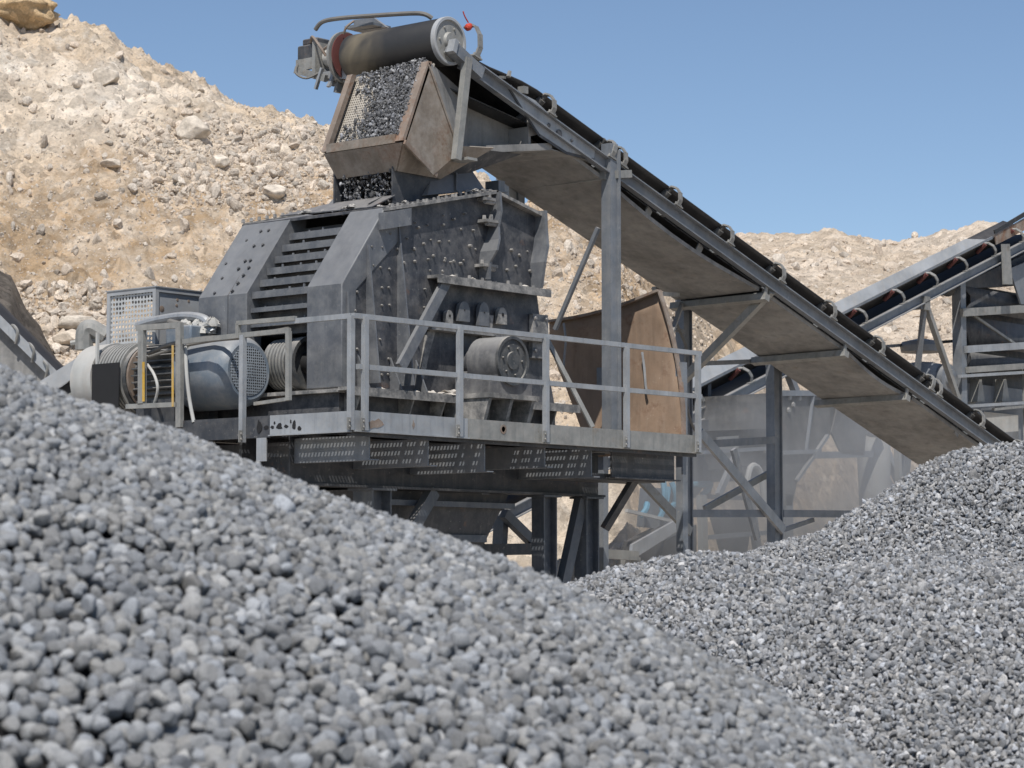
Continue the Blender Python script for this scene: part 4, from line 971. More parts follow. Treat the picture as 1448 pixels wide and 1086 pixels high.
# support post at the gusset, its cross arm and the stub at the far end
part('support_post', 'frame', conv, lambda b: (b.box(23.42, 23.56, 18.14, 18.155, 4.545, 8.12), b.box(23.42, 23.435, 18.155, 18.28, 4.545, 8.12), b.box(23.545, 23.56, 18.10, 18.14, 4.545, 8.05), b.box(23.36, 23.62, 18.08, 18.32, 4.541, 4.56)))
part('support_post', 'frame', conv, lambda b: b.box(23.42, 23.54, 19.55, 19.66, 4.53, 7.7))
part('cross_arm', 'galv_dull', conv, lambda b: b.bar((23.42, 18.20, 7.76), (23.40, 19.62, 7.76), .08, .14))
part('cross_arm', 'galv_dull', conv, lambda b: b.bar(onY(868, 247, 18.16), onY(890, 246, 18.16), .08, .09))
part('stub_bracket', 'galv', conv, lambda b: (b.box(23.28, 23.46, 19.58, 19.72, 7.52, 8.0), b.box(23.22, 23.50, 19.56, 19.74, 7.82, 7.92)))
part('brace', 'frame', conv, lambda b: b.bar(onY(846, 322, 18.28), onY(785, 466, 18.9), .05, .045))
part('brace', 'galv_dull', conv, lambda b: b.bar(onY(754, 442, 18.75), onY(838, 604, 18.2), .07, .02, up=(0, 1, 0)))
part('brace', 'frame', conv, lambda b: b.bar(onY(905, 470, 19.0), onY(850, 600, 19.2), .05, .05))
part('head_post', 'galv_dull', conv, lambda b: (b.bar(onY(661, 82, 18.08), onY(645, 226, 18.10), .09, .075, up=(0, 1, 0)), b.box(onY(645, 226, 18.3).x - .08, onY(645, 226, 18.3).x + .08, 18.06, 18.30, onY(645, 226, 18.3).z - .03, onY(645, 226, 18.3).z)))
# head drive: gearbox, coupling, bearing plate and seat on the far end of the drum
GXX = dc.x
def gq(px, py, x=GXX): return onX(px, py, x)
drv = part('drive_gearbox', 'frame_dark', conv, lambda b: (b.box(GXX - .14, GXX + .16, 20.10, 20.40, 8.90, 9.10), b.box(GXX - .10, GXX + .12, 20.12, 20.36, 9.10, 9.18), b.cyl((GXX, 20.40, 9.0), (GXX, 20.44, 9.0), .09)), bevel=.02)
part('gearbox_flange', 'galv_dull', drv, lambda b: (b.bar((GXX - .16, 20.40, 8.82), (GXX - .16, 19.92, 8.66), .05, .08), b.bar((GXX + .12, 20.40, 8.82), (GXX + .12, 19.92, 8.66), .05, .08), b.box(GXX - .18, GXX - .14, 20.12, 20.38, 8.80, 8.93), b.box(GXX - .2, GXX + .18, 20.05, 20.1, 8.72, 9.1)))
part('coupling', 'pale', drv, lambda b: b.rings((GXX, 20.08, 8.93), (0, -1, 0), [(0, .07), (.04, .10), (.16, .10), (.18, .13), (.24, .13), (.26, .07), (.36, .06)], 20))
bp_ = part('bearing_plate', 'galv_dull', conv, lambda b: (b.rings((GXX, 19.78, 8.90), (0, -1, 0), [(0, .16), (0, .30), (.035, .30), (.035, .16)], 36), b.prism([(GXX - .12, 19.8, 8.5), (GXX + .12, 19.8, 8.5), (GXX + .05, 19.8, 8.75), (GXX - .05, 19.8, 8.75)], (0, .04, 0))))
part('red_ring', 'red', bp_, lambda b: b.rings((GXX, 19.72, 8.90), (0, -1, 0), [(0, .24), (0, .278), (.012, .278), (.012, .24)], 36))
part('drive_seat', 'galv', conv, lambda b: (b.prism([gq(438, 104, 20.5), gq(515, 94, 20.5), gq(522, 99, 20.5), gq(500, 112, 20.5), gq(455, 110, 20.5)], (.28, 0, 0)), b.bar((GXX - .2, 19.84, 8.55), (GXX - .05, 19.82, 8.86), .05, .03), b.bar((GXX + .2, 19.84, 8.55), (GXX + .05, 19.82, 8.86), .05, .03), b.bar((GXX - .19, 20.05, 8.55), (GXX - .19, 19.95, 8.78), .04, .03)))
part('scraper_spout', 'galv_dull', conv, lambda b: b.prism([gq(472, 106, 20.55), gq(520, 100, 20.55), gq(512, 116, 20.55), gq(495, 122, 20.55), gq(482, 114, 20.55)], (.3, 0, 0)))
part('drive_strut', 'frame', conv, lambda b: (b.bar(gq(436, 62, 20.6), gq(472, 120, 20.6), .05, .05),))
part('gearbox_bolt', 'bracket', drv, lambda b: [b.bolt((GXX + dx, 20.10, 8.99 + dz), (0, -1, 0), .016, .02) for dx in (-.1, .1) for dz in (-.07, .07)] and None)
part('oil_pipe', 'rustframe', drv, lambda b: b.tube([(GXX - .12, 20.2, 9.12), (GXX - .2, 20.1, 9.16), (GXX - .22, 19.98, 9.05), (GXX - .16, 19.92, 8.92)], .016, 6))
part('cable_loop', 'cable', drv, lambda b: b.tube([(GXX - .16, 20.36, 8.9), (GXX - .26, 20.3, 8.76), (GXX - .24, 20.15, 8.68), (GXX - .17, 20.0, 8.74)], .014, 6))
part('drive_hood', 'frame', conv, lambda b: (b.prism([gq(500, 28, 20.9), gq(528, 25, 20.9), gq(546, 38, 20.9), gq(500, 44, 20.9)], (.05, 0, 0)), b.bar(gq(500, 42, 20.9), gq(540, 36, 20.9), .3, .03)))
part('drive_hose', 'cable', conv, lambda b: b.tube([gq(446, 42), gq(456, 31), gq(480, 26, 20.65), gq(530, 22, 20.7), gq(580, 19, 20.75), gq(600, 20, 20.75), gq(611, 26, 20.8)], .026, 8))
part('drive_wiring', 'rustframe', conv, lambda b: (b.tube([gq(470, 62, 20.45), gq(463, 66, 20.42), gq(457, 70, 20.45)], .014, 6), b.tube([gq(500, 30, 20.6), gq(490, 38, 20.5), gq(486, 48, 20.5)], .014, 6)))

# second tower of the main conveyor
tw = thing('support_tower', 'grey braced steel tower carrying the middle of the long conveyor', 'tower', (28, 19.6, 0))
TY = 19.70
def tpost(x, z1): return lambda b: (b.box(x - .075, x + .075, TY, TY + .014, 0, z1), b.box(x - .075, x - .061, TY + .014, TY + .14, 0, z1), b.box(x + .055, x + .075, TY - .03, TY, 0, z1), b.box(x - .12, x + .12, TY - .1, TY + .16, 0, .02))
part('tower_post', 'frame', tw, tpost(27.07, 6.92)); part('tower_post', 'frame', tw, tpost(29.17, 6.22))
def tb(p, q, w=.10, t=.06, m='frame', y=TY, nm='tower_brace'): part(nm, m, tw, lambda b: b.bar(onY(*p, y), onY(*q, y), t, w))
tb((990, 514), (1094, 510), .06, .06, nm='tower_beam'); tb((1000, 628), (1096, 622), .10, nm='tower_beam'); tb((978, 726), (1096, 726), .10, nm='tower_beam')
tb((1106, 726), (1220, 727), .10, nm='tower_beam'); tb((925, 409), (972, 405), .07, .07, 'galv_dull', nm='tower_beam')
tb((978, 402), (1072, 394), .08, .06, 'galv_dull', y=TY - .02, nm='tower_beam')
tb((990, 612), (1108, 750), .13, .05, 'galv', y=TY - .06); tb((902, 674), (976, 752), .12, .05, 'galv_dull', y=TY - .06); tb((996, 720), (1090, 668), .09, .04, 'galv_dull', y=TY + .3)
tb((1037, 635), (1071, 762), .11, .05, 'frame', y=TY + 1.6); tb((1106, 750), (1150, 735), .06, .04, y=TY + .2)
tb((905, 448), (968, 470), .05, .04, y=TY)
part('knee_brace', 'galv_dull', tw, lambda b: b.bar(onY(1090, 411, 18.2), onY(963, 541, 19.66), .10, .10))
part('far_cable', 'cable', tw, lambda b: b.tube([onY(952, 448, 19.6), onY(962, 470, 19.6), onY(972, 500, 19.6), onY(968, 545, 19.6), onY(975, 590, 19.6), onY(985, 612, 19.6)], .02, 6))

# ================================================================== FEED CHUTE
chu = thing('feed_chute', 'rusty open-fronted steel chute under the conveyor drum, spilling grey stone into the crusher', 'chute', (20.4, 18.9, 7.3))
BL = onX(452, 211, 19.87); BR = onY(570, 200, 18.2); TRr = onY(604, 87, 18.2); TL = onX(477, 105, 20.27)
YL = 19.36
BRz, TRz = BR.z, TRr.z
A0 = V((19.86, 18.2, 7.68)); A1 = V((20.27, 18.2, 8.60)); B0 = V((19.86, YL, 7.68)); B1 = V((20.27, YL, 8.60))
part('chute_post', 'rustframe', chu, lambda b: (b.prism([A0 + V((-.015, -.02, 0)), A1 + V((-.015, -.02, 0)), A1 + V((.05, -.02, 0)), A0 + V((.05, -.02, 0))], (0, .11, 0))))
part('chute_post', 'rustframe', chu, lambda b: (b.prism([B0 + V((-.015, -.05, 0)), B1 + V((-.015, -.05, 0)), B1 + V((.05, -.05, 0)), B0 + V((.05, -.05, 0))], (0, .08, 0))))
part('chute_sill', 'chute', chu, lambda b: b.box(19.845, 19.90, 18.29, YL - .05, 7.665, 7.76))
# side plates: slanted front, pointed at the bottom
rp = [onY(570, 200, 18.18), onY(605, 87, 18.18), V((21.35, 18.18, 8.42)), V((21.35, 18.18, 7.85)), V((21.02, 18.18, 7.78)), onY(610, 247, 18.18)]
fx = V((.03, 0, 0))
part('side_plate', 'chute', chu, lambda b: b.prism([rp[0] + fx, rp[1] + fx, onY(648, 214, 18.18) + fx, rp[5] + fx], (0, .018, 0)))
part('side_wing', 'tray', chu, lambda b: b.prism([rp[1] + fx, V((21.35, 18.56, 8.42)), V((21.35, 18.56, 7.84)), onY(648, 214, 18.18) + fx], (.006, .018, 0)))
part('crease_bar', 'chute', chu, lambda b: b.bar(onY(606, 92, 18.175), onY(648, 212, 18.175), .02, .02))
part('side_plate', 'chute', chu, lambda b: b.prism([V((q.x + .03, YL + .0, q.z)) for q in rp], (0, .018, 0)))
part('rear_plate', 'lining', chu, lambda b: b.prism([(19.97, 18.21, 7.68), (20.38, 18.21, 8.60), (20.38, YL, 8.60), (19.97, YL, 7.68)], (.02, 0, -.01)))
# the funnel below the sill
fz = 7.40
def f(b):
    lo = [V((20.02, 18.42, fz)), V((20.72, 18.42, fz)), V((20.72, 19.30, fz)), V((20.02, 19.30, fz))]
    hi = [V((19.87, 18.19, 7.665)), V((21.35, 18.19, 7.80)), V((21.35, YL, 7.80)), V((19.87, YL, 7.665))]
    for i in (0, 1, 2, 3):
        j = (i + 1) % 4; a, c, d, e = lo[i], lo[j], hi[j], hi[i]; nn = (c - a).cross(e - a).normalized() * .014
        b.prism([a, c, d, e], nn)
part('funnel', 'chute', chu, f, recalc=True)
part('funnel_rim', 'rustframe', chu, lambda b: b.bar(V((19.86, 18.16, 7.66)), V((20.42, 18.20, 7.37)), .025, .05))
part('rear_funnel', 'frame_dark', chu, lambda b: b.hexa([(20.75, 18.5, 7.42), (21.2, 18.5, 7.5), (21.2, 19.3, 7.5), (20.75, 19.3, 7.42), (20.9, 18.2, 7.74), (21.9, 18.24, 7.80), (21.9, 19.4, 7.80), (20.9, 19.3, 7.74)]))
# stone sliding down the lining and falling through the neck
rs = np.random.RandomState(21); pts = []; 
for k in range(6500):
    t = rs.rand(); y = 18.26 + min(1.0, abs(rs.normal(0, .27 + .06 * math.sin(t * 7 + 1)) + .22 + .16 * t * rs.rand())) ; hgt = .16 * (1 - (y - 18.3) / .9) * rs.rand()
    pts.append((19.97 + .41 * t - .01 - hgt * .55, y, 7.70 + .92 * t + hgt * .25))
for k in range(2400):
    pts.append((rs.uniform(20.0, 20.6), rs.uniform(18.5, 19.25), rs.uniform(6.98, 7.5)))
n = len(pts); sc = .5 * .021 * np.clip(rs.lognormal(0, .45, n), .4, 2.6)
scatter('falling_stone', np.array(pts), rs.uniform(0, 6.28, (n, 3)), sc[:, None] * rs.uniform(.8, 1.2, (n, 3)), DRK, None, 'dark crushed stone pouring down inside the open chute', 'falling stone')

# ================================================================== BROWN STEEL PLATE
bpl = thing('guard_plate', 'brown rusted curved steel plate standing behind the conveyor post on the platform', 'steel plate', (24.5, 19, 4.55))
def f(b):
    rows = []
    for i in range(11):
        t = i / 10
        yr = 17.87 + .40 * t ** 1.8; yl = 19.28 + .72 * min(1, t * 1.25)
        zt = 1.0
        row = []
        for k in range(13):
            u = k / 12; zz = 4.50 + (1.98 - .26 * u - .06 * math.sin(u * 3.1)) * t
            row.append(V((24.5 + .10 * math.sin(t * 2.2) - .02, yr + (yl - yr) * u, zz)))
        rows.append(row)
    b.grid(rows)
part('plate', 'rustplate', bpl, f, solid=.012, recalc=False)
def f(b):
    for k in range(8):
        def tp(u): return V((24.54, 18.27 + 1.73 * u, 4.50 + 1.98 - .26 * u - .06 * math.sin(u * 3.1)))
        b.bar(tp(k / 8), tp((k + 1) / 8), .10, .03)
    for k in range(10):
        def ep(t): return V((24.5 + .10 * math.sin(t * 2.2) - .04, 17.87 + .40 * t ** 1.8, 4.50 + 1.98 * t))
        b.bar(ep(k / 10), ep((k + 1) / 10), .02, .07, up=(1, 0, 0))
part('rim', 'rustframe', bpl, f)
part('weld_strip', 'galv', bpl, lambda b: b.tube([onX(797, 457, 24.46), onX(800, 480, 24.46), onX(798, 505, 24.46), onX(797, 520, 24.46)], .016, 6))
part('weld_strip', 'galv', bpl, lambda b: b.tube([onX(908, 498, 24.50), onX(911, 520, 24.5), onX(913, 545, 24.48), onX(915, 556, 24.48)], .016, 6))
part('leg', 'frame', bpl, lambda b: (b.box(24.56, 24.66, 17.95, 18.05, 0, 5.6), b.box(24.56, 24.66, 19.15, 19.25, 0, 5.6)))
part('stay', 'galv_dull', bpl, lambda b: b.bar((24.6, 18.3, 6.45), (25.9, 19.0, 6.6), .06, .05))
part('stay', 'galv_dull', bpl, lambda b: b.bar((24.62, 18.2, 5.85), (27.0, 19.7, 6.7), .05, .05))

# ================================================================== SECOND CONVEYOR AND PLANT BEHIND
Y2 = 25.0
O2, E2, N2 = frame_of(V((onY(992, 593, Y2).x, 0, onY(992, 593, Y2).z)), V((onY(1415, 371, Y2).x, 0, onY(1415, 371, Y2).z)))
def K2(s, y, n): q = O2 + E2 * s + N2 * n; return V((q.x, y, q.z))
c2 = thing('belt_conveyor', 'far belt conveyor with pale skirt sheet and red roller ends, crossing behind the long one', 'conveyor', (39, 25.5, 6))
S0, S1 = -9.0, 13.5
part('stringer', 'frame', c2, lambda b: b.channel(K2(S0, Y2, .095), K2(S1, Y2, .095), .19, .08, up=N2))
part('stringer', 'frame', c2, lambda b: b.channel(K2(S0, Y2 + 1.3, .095), K2(S1, Y2 + 1.3, .095), .19, .08, up=N2, out=(0, 1, 0)))
def f(b):
    rows = []
    for i in range(30):
        s = S0 + (S1 - S0) * i / 29
        rows.append([K2(s, Y2 + .05 + y, .18 + n) for y, n in ((0, .34), (.12, .26), (.32, .08), (.5, .04), (.75, .04), (.95, .06), (1.1, .12), (1.2, .16))])
    b.grid(rows)
part('carrying_belt', 'rubber', c2, f, solid=.018, recalc=False)
part('return_belt', 'rubber', c2, lambda b: b.hexa([K2(S0, Y2 + .1, .0), K2(S1, Y2 + .1, .0), K2(S1, Y2 + 1.2, .0), K2(S0, Y2 + 1.2, .0), K2(S0, Y2 + .1, .02), K2(S1, Y2 + .1, .02), K2(S1, Y2 + 1.2, .02), K2(S0, Y2 + 1.2, .02)]))
def f(b):
    a = .52; 
    b.prism([K2(S0, Y2 + .06, .54), K2(10.6, Y2 + .06, .54), K2(9.9, Y2 + .12, .73), K2(4, Y2 + .14, .75), K2(S0, Y2 + .16, .80)], (0, .01, 0))
part('skirt_sheet', 'skirt', c2, f)
part('skirt_strip', 'frame', c2, lambda b: b.bar(K2(S0, Y2 + .05, .53), K2(10.8, Y2 + .05, .53), .02, .05, up=N2))
for i, s in enumerate(np.arange(-7.6, 13, .0) if False else [-6.2, -4.6, -3.0, -1.45, .05, 1.55, 3.3, 4.9, 5.5, 6.9, 8.2, 9.4, 10.6, 11.8]):
    def f(b):
        pts = [K2(s, Y2 - .05, .18), K2(s, Y2 - .09, .30), K2(s - .05, Y2 - .08, .41), K2(s - .12, Y2 - .02, .49), K2(s - .2, Y2 + .05, .51)]
        for k in range(4): b.bar(pts[k], pts[k + 1], .018, .07, up=E2)
        b.bar(K2(s - .09, Y2 - .05, .20), K2(s + .09, Y2 - .05, .20), .08, .02, up=N2)
    idl = part('idler', 'bracket', c2, f)
    part('roller_end', 'red', idl, lambda b: b.cyl(K2(s - .2, Y2 + .0, .49), K2(s - .24, Y2 + .20, .34), .04, seg=10))
part('head_skirt', 'rustframe', c2, lambda b: b.prism([K2(10.9, Y2 + .04, .36), K2(13.4, Y2 + .04, .36), K2(13.4, Y2 + .04, .62), K2(10.9, Y2 + .04, .56)], (0, .02, 0)))
part('head_cover', 'rubber', c2, lambda b: b.prism([K2(10.9, Y2 + .02, .58), K2(13.4, Y2 + .02, .66), K2(13.4, Y2 + .02, .76), K2(10.9, Y2 + .02, .66)], (0, .03, 0)))
part('cross_member', 'frame', c2, lambda b: b.bar(K2(7.6, Y2 - .02, -.05), K2(7.6, Y2 + 1.3, -.05), .12, .1))
part('leg', 'frame', c2, lambda b: b.bar(onY(1307, 432, Y2), onY(1272, 522, Y2 + .9) - V((0, 0, 3)), .09, .09, up=(0, 1, 0)))
def legbar(p, q, w=.10, m='frame', y=Y2): part('leg', m, c2, lambda b: b.bar(onY(*p, y), onY(*q, y), w, w, up=(0, 1, 0)))
legbar((1308, 428), (1358, 575), .10, 'galv_dull'); legbar((1112, 520), (1128, 562), .12); legbar((1190, 556), (1262, 700), .16, 'galv'); legbar((1232, 590), (1275, 690), .13, 'galv'); legbar((1062, 600), (1085, 670), .12, 'frame_dark')
part('leg_clamp', 'bracket', c2, lambda b: b.box(onY(1307, 430, Y2).x - .09, onY(1307, 430, Y2).x + .09, Y2 - .08, Y2, onY(1307, 430, Y2).z - .12, onY(1307, 430, Y2).z + .14))
part('drive_plate', 'frame', c2, lambda b: (b.prism([onY(1040, 566, 24.8), onY(1090, 562, 24.8), onY(1092, 606, 24.8), onY(1042, 610, 24.8)], (0, .05, 0)), b.bar(onY(1036, 566, 24.76), onY(1092, 562, 24.76), .10, .04)), )
part('drive_hub', 'black', c2, lambda b: b.rings(onY(1061, 592, 24.79), (0, -1, 0), [(0, .14), (.02, .13), (.02, .04)], 14))
part('tail_beam', 'frame_dark', c2, lambda b: (b.bar(onY(985, 602, 24.9), onY(1033, 594, 24.9), .1, .16), b.bar(onY(1000, 540, 25.2), onY(1000, 700, 25.2), .1, .1)))
# big hopper standing in the dust
h2 = thing('receiving_hopper', 'large grey hopper with tapering sides standing in the dust behind the support tower', 'hopper', (36, 24.2, 0))
def f(b):
    y0, y1 = 23.4, 25.4
    t = [onY(1104, 555, y0), onY(1196, 555, y0)]; m = [onY(1104, 640, y0), onY(1162, 640, y0)]; l = [onY(1104, 705, y0), onY(1124, 700, y0)]
    b.prism([t[0], t[1], onY(1196, 612, y0), onY(1172, 615, y0), m[1] + V((-.2, 0, 0)), onY(1128, 678, y0), onY(1120, 715, y0), onY(1108, 715, y0), m[0]], (0, .03, 0))
    b.prism([q + V((0, y1 - y0, 0)) for q in (t[0], t[1], onY(1196, 612, y0), m[1], l[1], l[0], m[0])], (0, .03, 0))
    for a, c in ((t[1], onY(1196, 612, y0)), (onY(1172, 615, y0), onY(1128, 678, y0)), (t[0], m[0])): b.prism([a, c, c + V((0, y1 - y0, 0)), a + V((0, y1 - y0, 0))], (.03, 0, 0))
part('shell', 'hopper', h2, f)
part('side_panel', 'hopper', h2, lambda b: b.prism([onY(1188, 560, 23.3), onY(1226, 600, 23.3), onY(1222, 644, 23.3), onY(1190, 642, 23.3), onY(1176, 612, 23.3)], (0, .03, 0)))
part('beam', 'frame', h2, lambda b: b.bar(onY(1150, 644, 23.35), onY(1232, 642, 23.35), .1, .11))
part('leg', 'frame', h2, lambda b: b.box(onY(1113, 700, 23.45).x - .1, onY(1113, 700, 23.45).x + .1, 23.4, 23.6, 0, 4.4))
part('lower_chute', 'hopper', h2, lambda b: b.hexa([onY(1003, 665, 23.8), onY(1085, 655, 23.8), onY(1085, 655, 24.8), onY(1003, 665, 24.8), onY(985, 610, 23.6), onY(1090, 606, 23.6), onY(1090, 606, 25), onY(985, 610, 25)]))
part('drop_chute', 'hopper', h2, lambda b: b.hexa([onY(1020, 790, 23.9), onY(1055, 790, 23.9), onY(1055, 790, 24.6), onY(1020, 790, 24.6), onY(1003, 730, 23.8), onY(1065, 730, 23.8), onY(1065, 730, 24.8), onY(1003, 730, 24.8)]))
hy = 23.37
part('stiffening_flange', 'frame', h2, lambda b: b.bar(onY(1104, 556, hy), onY(1196, 556, hy), .06, .09))
part('stiffening_flange', 'frame', h2, lambda b: b.bar(onY(1108, 640, hy), onY(1160, 638, hy), .05, .07))
part('stiffening_flange', 'frame', h2, lambda b: b.bar(onY(1170, 616, hy), onY(1126, 680, hy), .05, .07, up=(0, 1, 0)))
part('stiffening_flange', 'frame', h2, lambda b: b.bar(onY(1150, 558, hy), onY(1140, 636, hy), .03, .05, up=(0, 1, 0)))
def f(b):
    for px, py in ((1116, 562), (1121, 572), (1115, 580), (1130, 563)): b.bolt(onY(px, py, hy + .02), (0, -1, 0), .05, .03)
part('bolt_plate', 'bracket', h2, f)
part('seam', 'frame', h2, lambda b: b.bar(onY(990, 640, 23.57), onY(1088, 634, 23.57), .04, .06))
part('hatch', 'galv_dull', h2, lambda b: b.prism([onY(1015, 618, 23.55), onY(1045, 616, 23.55), onY(1045, 650, 23.6), onY(1016, 652, 23.6)], (0, .03, 0)))
part('beam', 'frame_dark', h2, lambda b: b.bar(onY(1000, 702, 23.3), onY(1090, 706, 23.3), .06, .07))
part('beam', 'frame', h2, lambda b: b.bar(onY(1000, 760, 23.3), onY(1100, 752, 23.3), .06, .07))
part('brace', 'frame', h2, lambda b: b.bar(onY(1016, 700, 23.3), onY(1042, 640, 23.3), .10, .08, up=(0, 1, 0)))
part('leg', 'galv_dull', h2, lambda b: b.bar(onY(992, 700, 23.2), onY(996, 830, 23.2), .14, .1, up=(0, 1, 0)))
part('leg', 'frame', h2, lambda b: b.bar(onY(1060, 700, 23.9), onY(1078, 830, 23.9), .14, .1, up=(0, 1, 0)))
part('pipe', 'pale', h2, lambda b: b.tube([onY(1055, 690, 23.2), onY(1062, 660, 23.2), onY(1075, 668, 23.2), onY(1082, 720, 23.2)], .05, 8))
part('spill_cone', 'duststuff', h2, lambda b: b.rings((onY(1040, 800, 24.3).x, 24.3, 2.0), (0, 0, 1), [(0, 1.2), (1.2, .05)], 18))
# rear screen house at the right edge
sc_ = thing('screening_machine', 'dark screening machine with curved hoods and pale rails, at the right edge of the yard', 'screening machine', (45, 25.5, 0))
YS = 25.3
def q5(px, py, y=YS): return onY(px, py, y)
part('post', 'frame', sc_, lambda b: (b.box(q5(1357, 500).x - .10, q5(1357, 500).x + .10, YS - .1, YS + .1, 0, 8.9)))
part('post', 'galv_dull', sc_, lambda b: (b.box(q5(1444, 500).x - .06, q5(1444, 500).x + .06, YS - .15, YS - .05, 0, 7.3)))
def hood(pts, name='hood', mat='frame_dark', d=1.6):
    part(name, mat, sc_, lambda b: b.grid([[q5(x, y), q5(x, y) + V((3.2, 0, 0))] for x, y in pts], smooth=True), solid=.03, recalc=False)
hood([(1360, 404), (1372, 418), (1372, 428), (1364, 438)]); hood([(1360, 446), (1366, 468), (1372, 488)]); hood([(1372, 498), (1374, 508), (1366, 522)])
part('hood_roof', 'frame_dark', sc_, lambda b: b.prism([q5(1332, 418), q5(1372, 396), q5(1470, 350), q5(1470, 372), q5(1440, 404), q5(1365, 408)], (0, .9, 0)))
part('roof_bracket', 'galv_dull', sc_, lambda b: b.prism([q5(1418, 345, 24.85), q5(1428, 345, 24.85), q5(1432, 402, 24.85), q5(1420, 402, 24.85)], (0, .04, 0)))
part('side_plate', 'frame', sc_, lambda b: b.prism([q5(1428, 380, 25.1), q5(1475, 360, 25.1), q5(1475, 432, 25.1), q5(1444, 430, 25.1)], (0, .04, 0)))
for (y, h, m, x0) in ((441, .16, 'galv_dull', 1360), (493, .14, 'galv', 1366), (522, .12, 'galv_dull', 1368), (531, .06, 'galv', 1357), (574, .06, 'galv', 1357), (578, .05, 'galv_dull', 1405)):
    part('rail', m, sc_, lambda b: b.bar(q5(x0, y + 1, YS - .15), q5(1475, y - 6, YS - .15), .08, h))
part('lower_wall', 'frame', sc_, lambda b: (b.box(q5(1366, 560).x, q5(1366, 560).x + 3.5, YS + .2, YS + .24, 0, 6.9)))
part('back_wall', 'frame_dark', sc_, lambda b: b.box(q5(1368, 500).x + .1, q5(1368, 500).x + 3.6, YS + .30, YS + .35, 6.9, 8.9))
part('side_wall', 'frame_dark', sc_, lambda b: b.prism([q5(1374, 440), q5(1374, 528), q5(1374, 528) + V((0, .29, 0)), q5(1374, 440) + V((0, .29, 0))], (.03, 0, 0)))
part('brace', 'galv_dull', sc_, lambda b: b.bar(q5(1376, 446, YS - .02), q5(1440, 490, YS - .02), .06, .05))
for px in (1385, 1420): part('wall_rib', 'galv_dull', sc_, lambda b: b.prism([q5(px, 536), q5(px + 3, 536), q5(px + 8, 568), q5(px - 3, 568)], (0, .2, 0)))
part('pale_panel', 'pale', sc_, lambda b: (b.box(q5(1398, 590).x, q5(1446, 590).x, YS + .1, YS + .14, 4.5, q5(1400, 582).z)))
part('head_drum', 'roller', sc_, lambda b: b.cyl(q5(1340, 408, 25.3), q5(1340, 408, 26.2), .16))
part('long_rail', 'frame', sc_, lambda b: b.bar(onY(1250, 490, 26.2), onY(1365, 481, 26.2), .05, .06))
# vibrator motor
vm = thing('vibrator_motor', 'dusty grey vibrator motor with round cap, behind the long conveyor', 'motor', (42.3, 25.9, 6))
def f(b):
    c = q5(1305, 545, 25.9); b.rings(c + V((0, 0, -.3)), (0, 0, 1), [(0, .45), (.0, .48), (.5, .50), (.7, .42), (.75, .2)], 28); b.rings(c + V((.05, -.45, .1)), (0, -1, 0), [(0, .3), (.12, .3), (.14, .2), (.2, .18)], 24)
part('body', 'frame', vm, f)
part('cap', 'frame', vm, lambda b: b.rings(q5(1303, 498, 25.9), (0, 0, 1), [(0, .18), (.0, .40), (.12, .42), (.2, .38), (.26, .1)], 28))
part('stand', 'frame', vm, lambda b: (b.box(42.0, 42.1, 25.9, 26.0, 0, 6.3), b.box(42.7, 42.8, 25.9, 26.0, 0, 6.3), b.box(41.9, 42.9, 25.6, 26.3, 6.2, 6.3)))
# blue machine and rubble glimpsed under the platform
bl = thing('blue_machine', 'small faded blue machine half hidden by dust below the platform end', 'machine', (31, 24, 3.5))
def bq(px, py, y=24.4): return onY(px, py, y)
part('body', 'frame', bl, lambda b: b.hexa([bq(900, 745), bq(960, 750), bq(960, 750, 26), bq(900, 745, 26), bq(905, 690), bq(958, 690), bq(958, 690, 26), bq(905, 690, 26)]))
for p, q in (((938, 680), (936, 722)), ((950, 682), (955, 716)), ((936, 722), (955, 712)), ((945, 690), (932, 735)), ((915, 712), (905, 730)), ((960, 686), (1005, 684)), ((1005, 684), (992, 700))):
    part('hose', 'blue', bl, lambda b: b.tube([bq(*p, 24.3), bq((p[0] + q[0]) / 2 + 3, (p[1] + q[1]) / 2, 24.25), bq(*q, 24.3)], .05, 7))
part('tray', 'pale', bl, lambda b: (b.bar(bq(886, 722, 24.2), bq(950, 737, 24.2), .06, .05),))
sc2 = thing('loading_conveyor', 'pale dusty conveyor end lying low behind the platform legs', 'conveyor', (30, 24, 2.8))
part('skirt', 'galv', sc2, lambda b: b.prism([bq(895, 770, 23.6), bq(975, 725, 23.6), bq(978, 738, 23.6), bq(900, 788, 23.6), bq(893, 790, 23.6)], (0, .06, 0)))
part('belt', 'rubber', sc2, lambda b: b.prism([bq(940, 765, 23.7), bq(985, 742, 23.7), bq(985, 790, 23.7), bq(930, 800, 23.7)], (0, .8, 0)))
part('leg', 'galv_dull', sc2, lambda b: b.box(bq(899, 790, 23.6).x - .12, bq(899, 790, 23.6).x + .12, 23.6, 23.8, 0, bq(899, 788, 23.6).z))
part('beam', 'galv_dull', sc2, lambda b: b.bar(bq(855, 783, 23.6), bq(900, 786, 23.6), .1, .14))

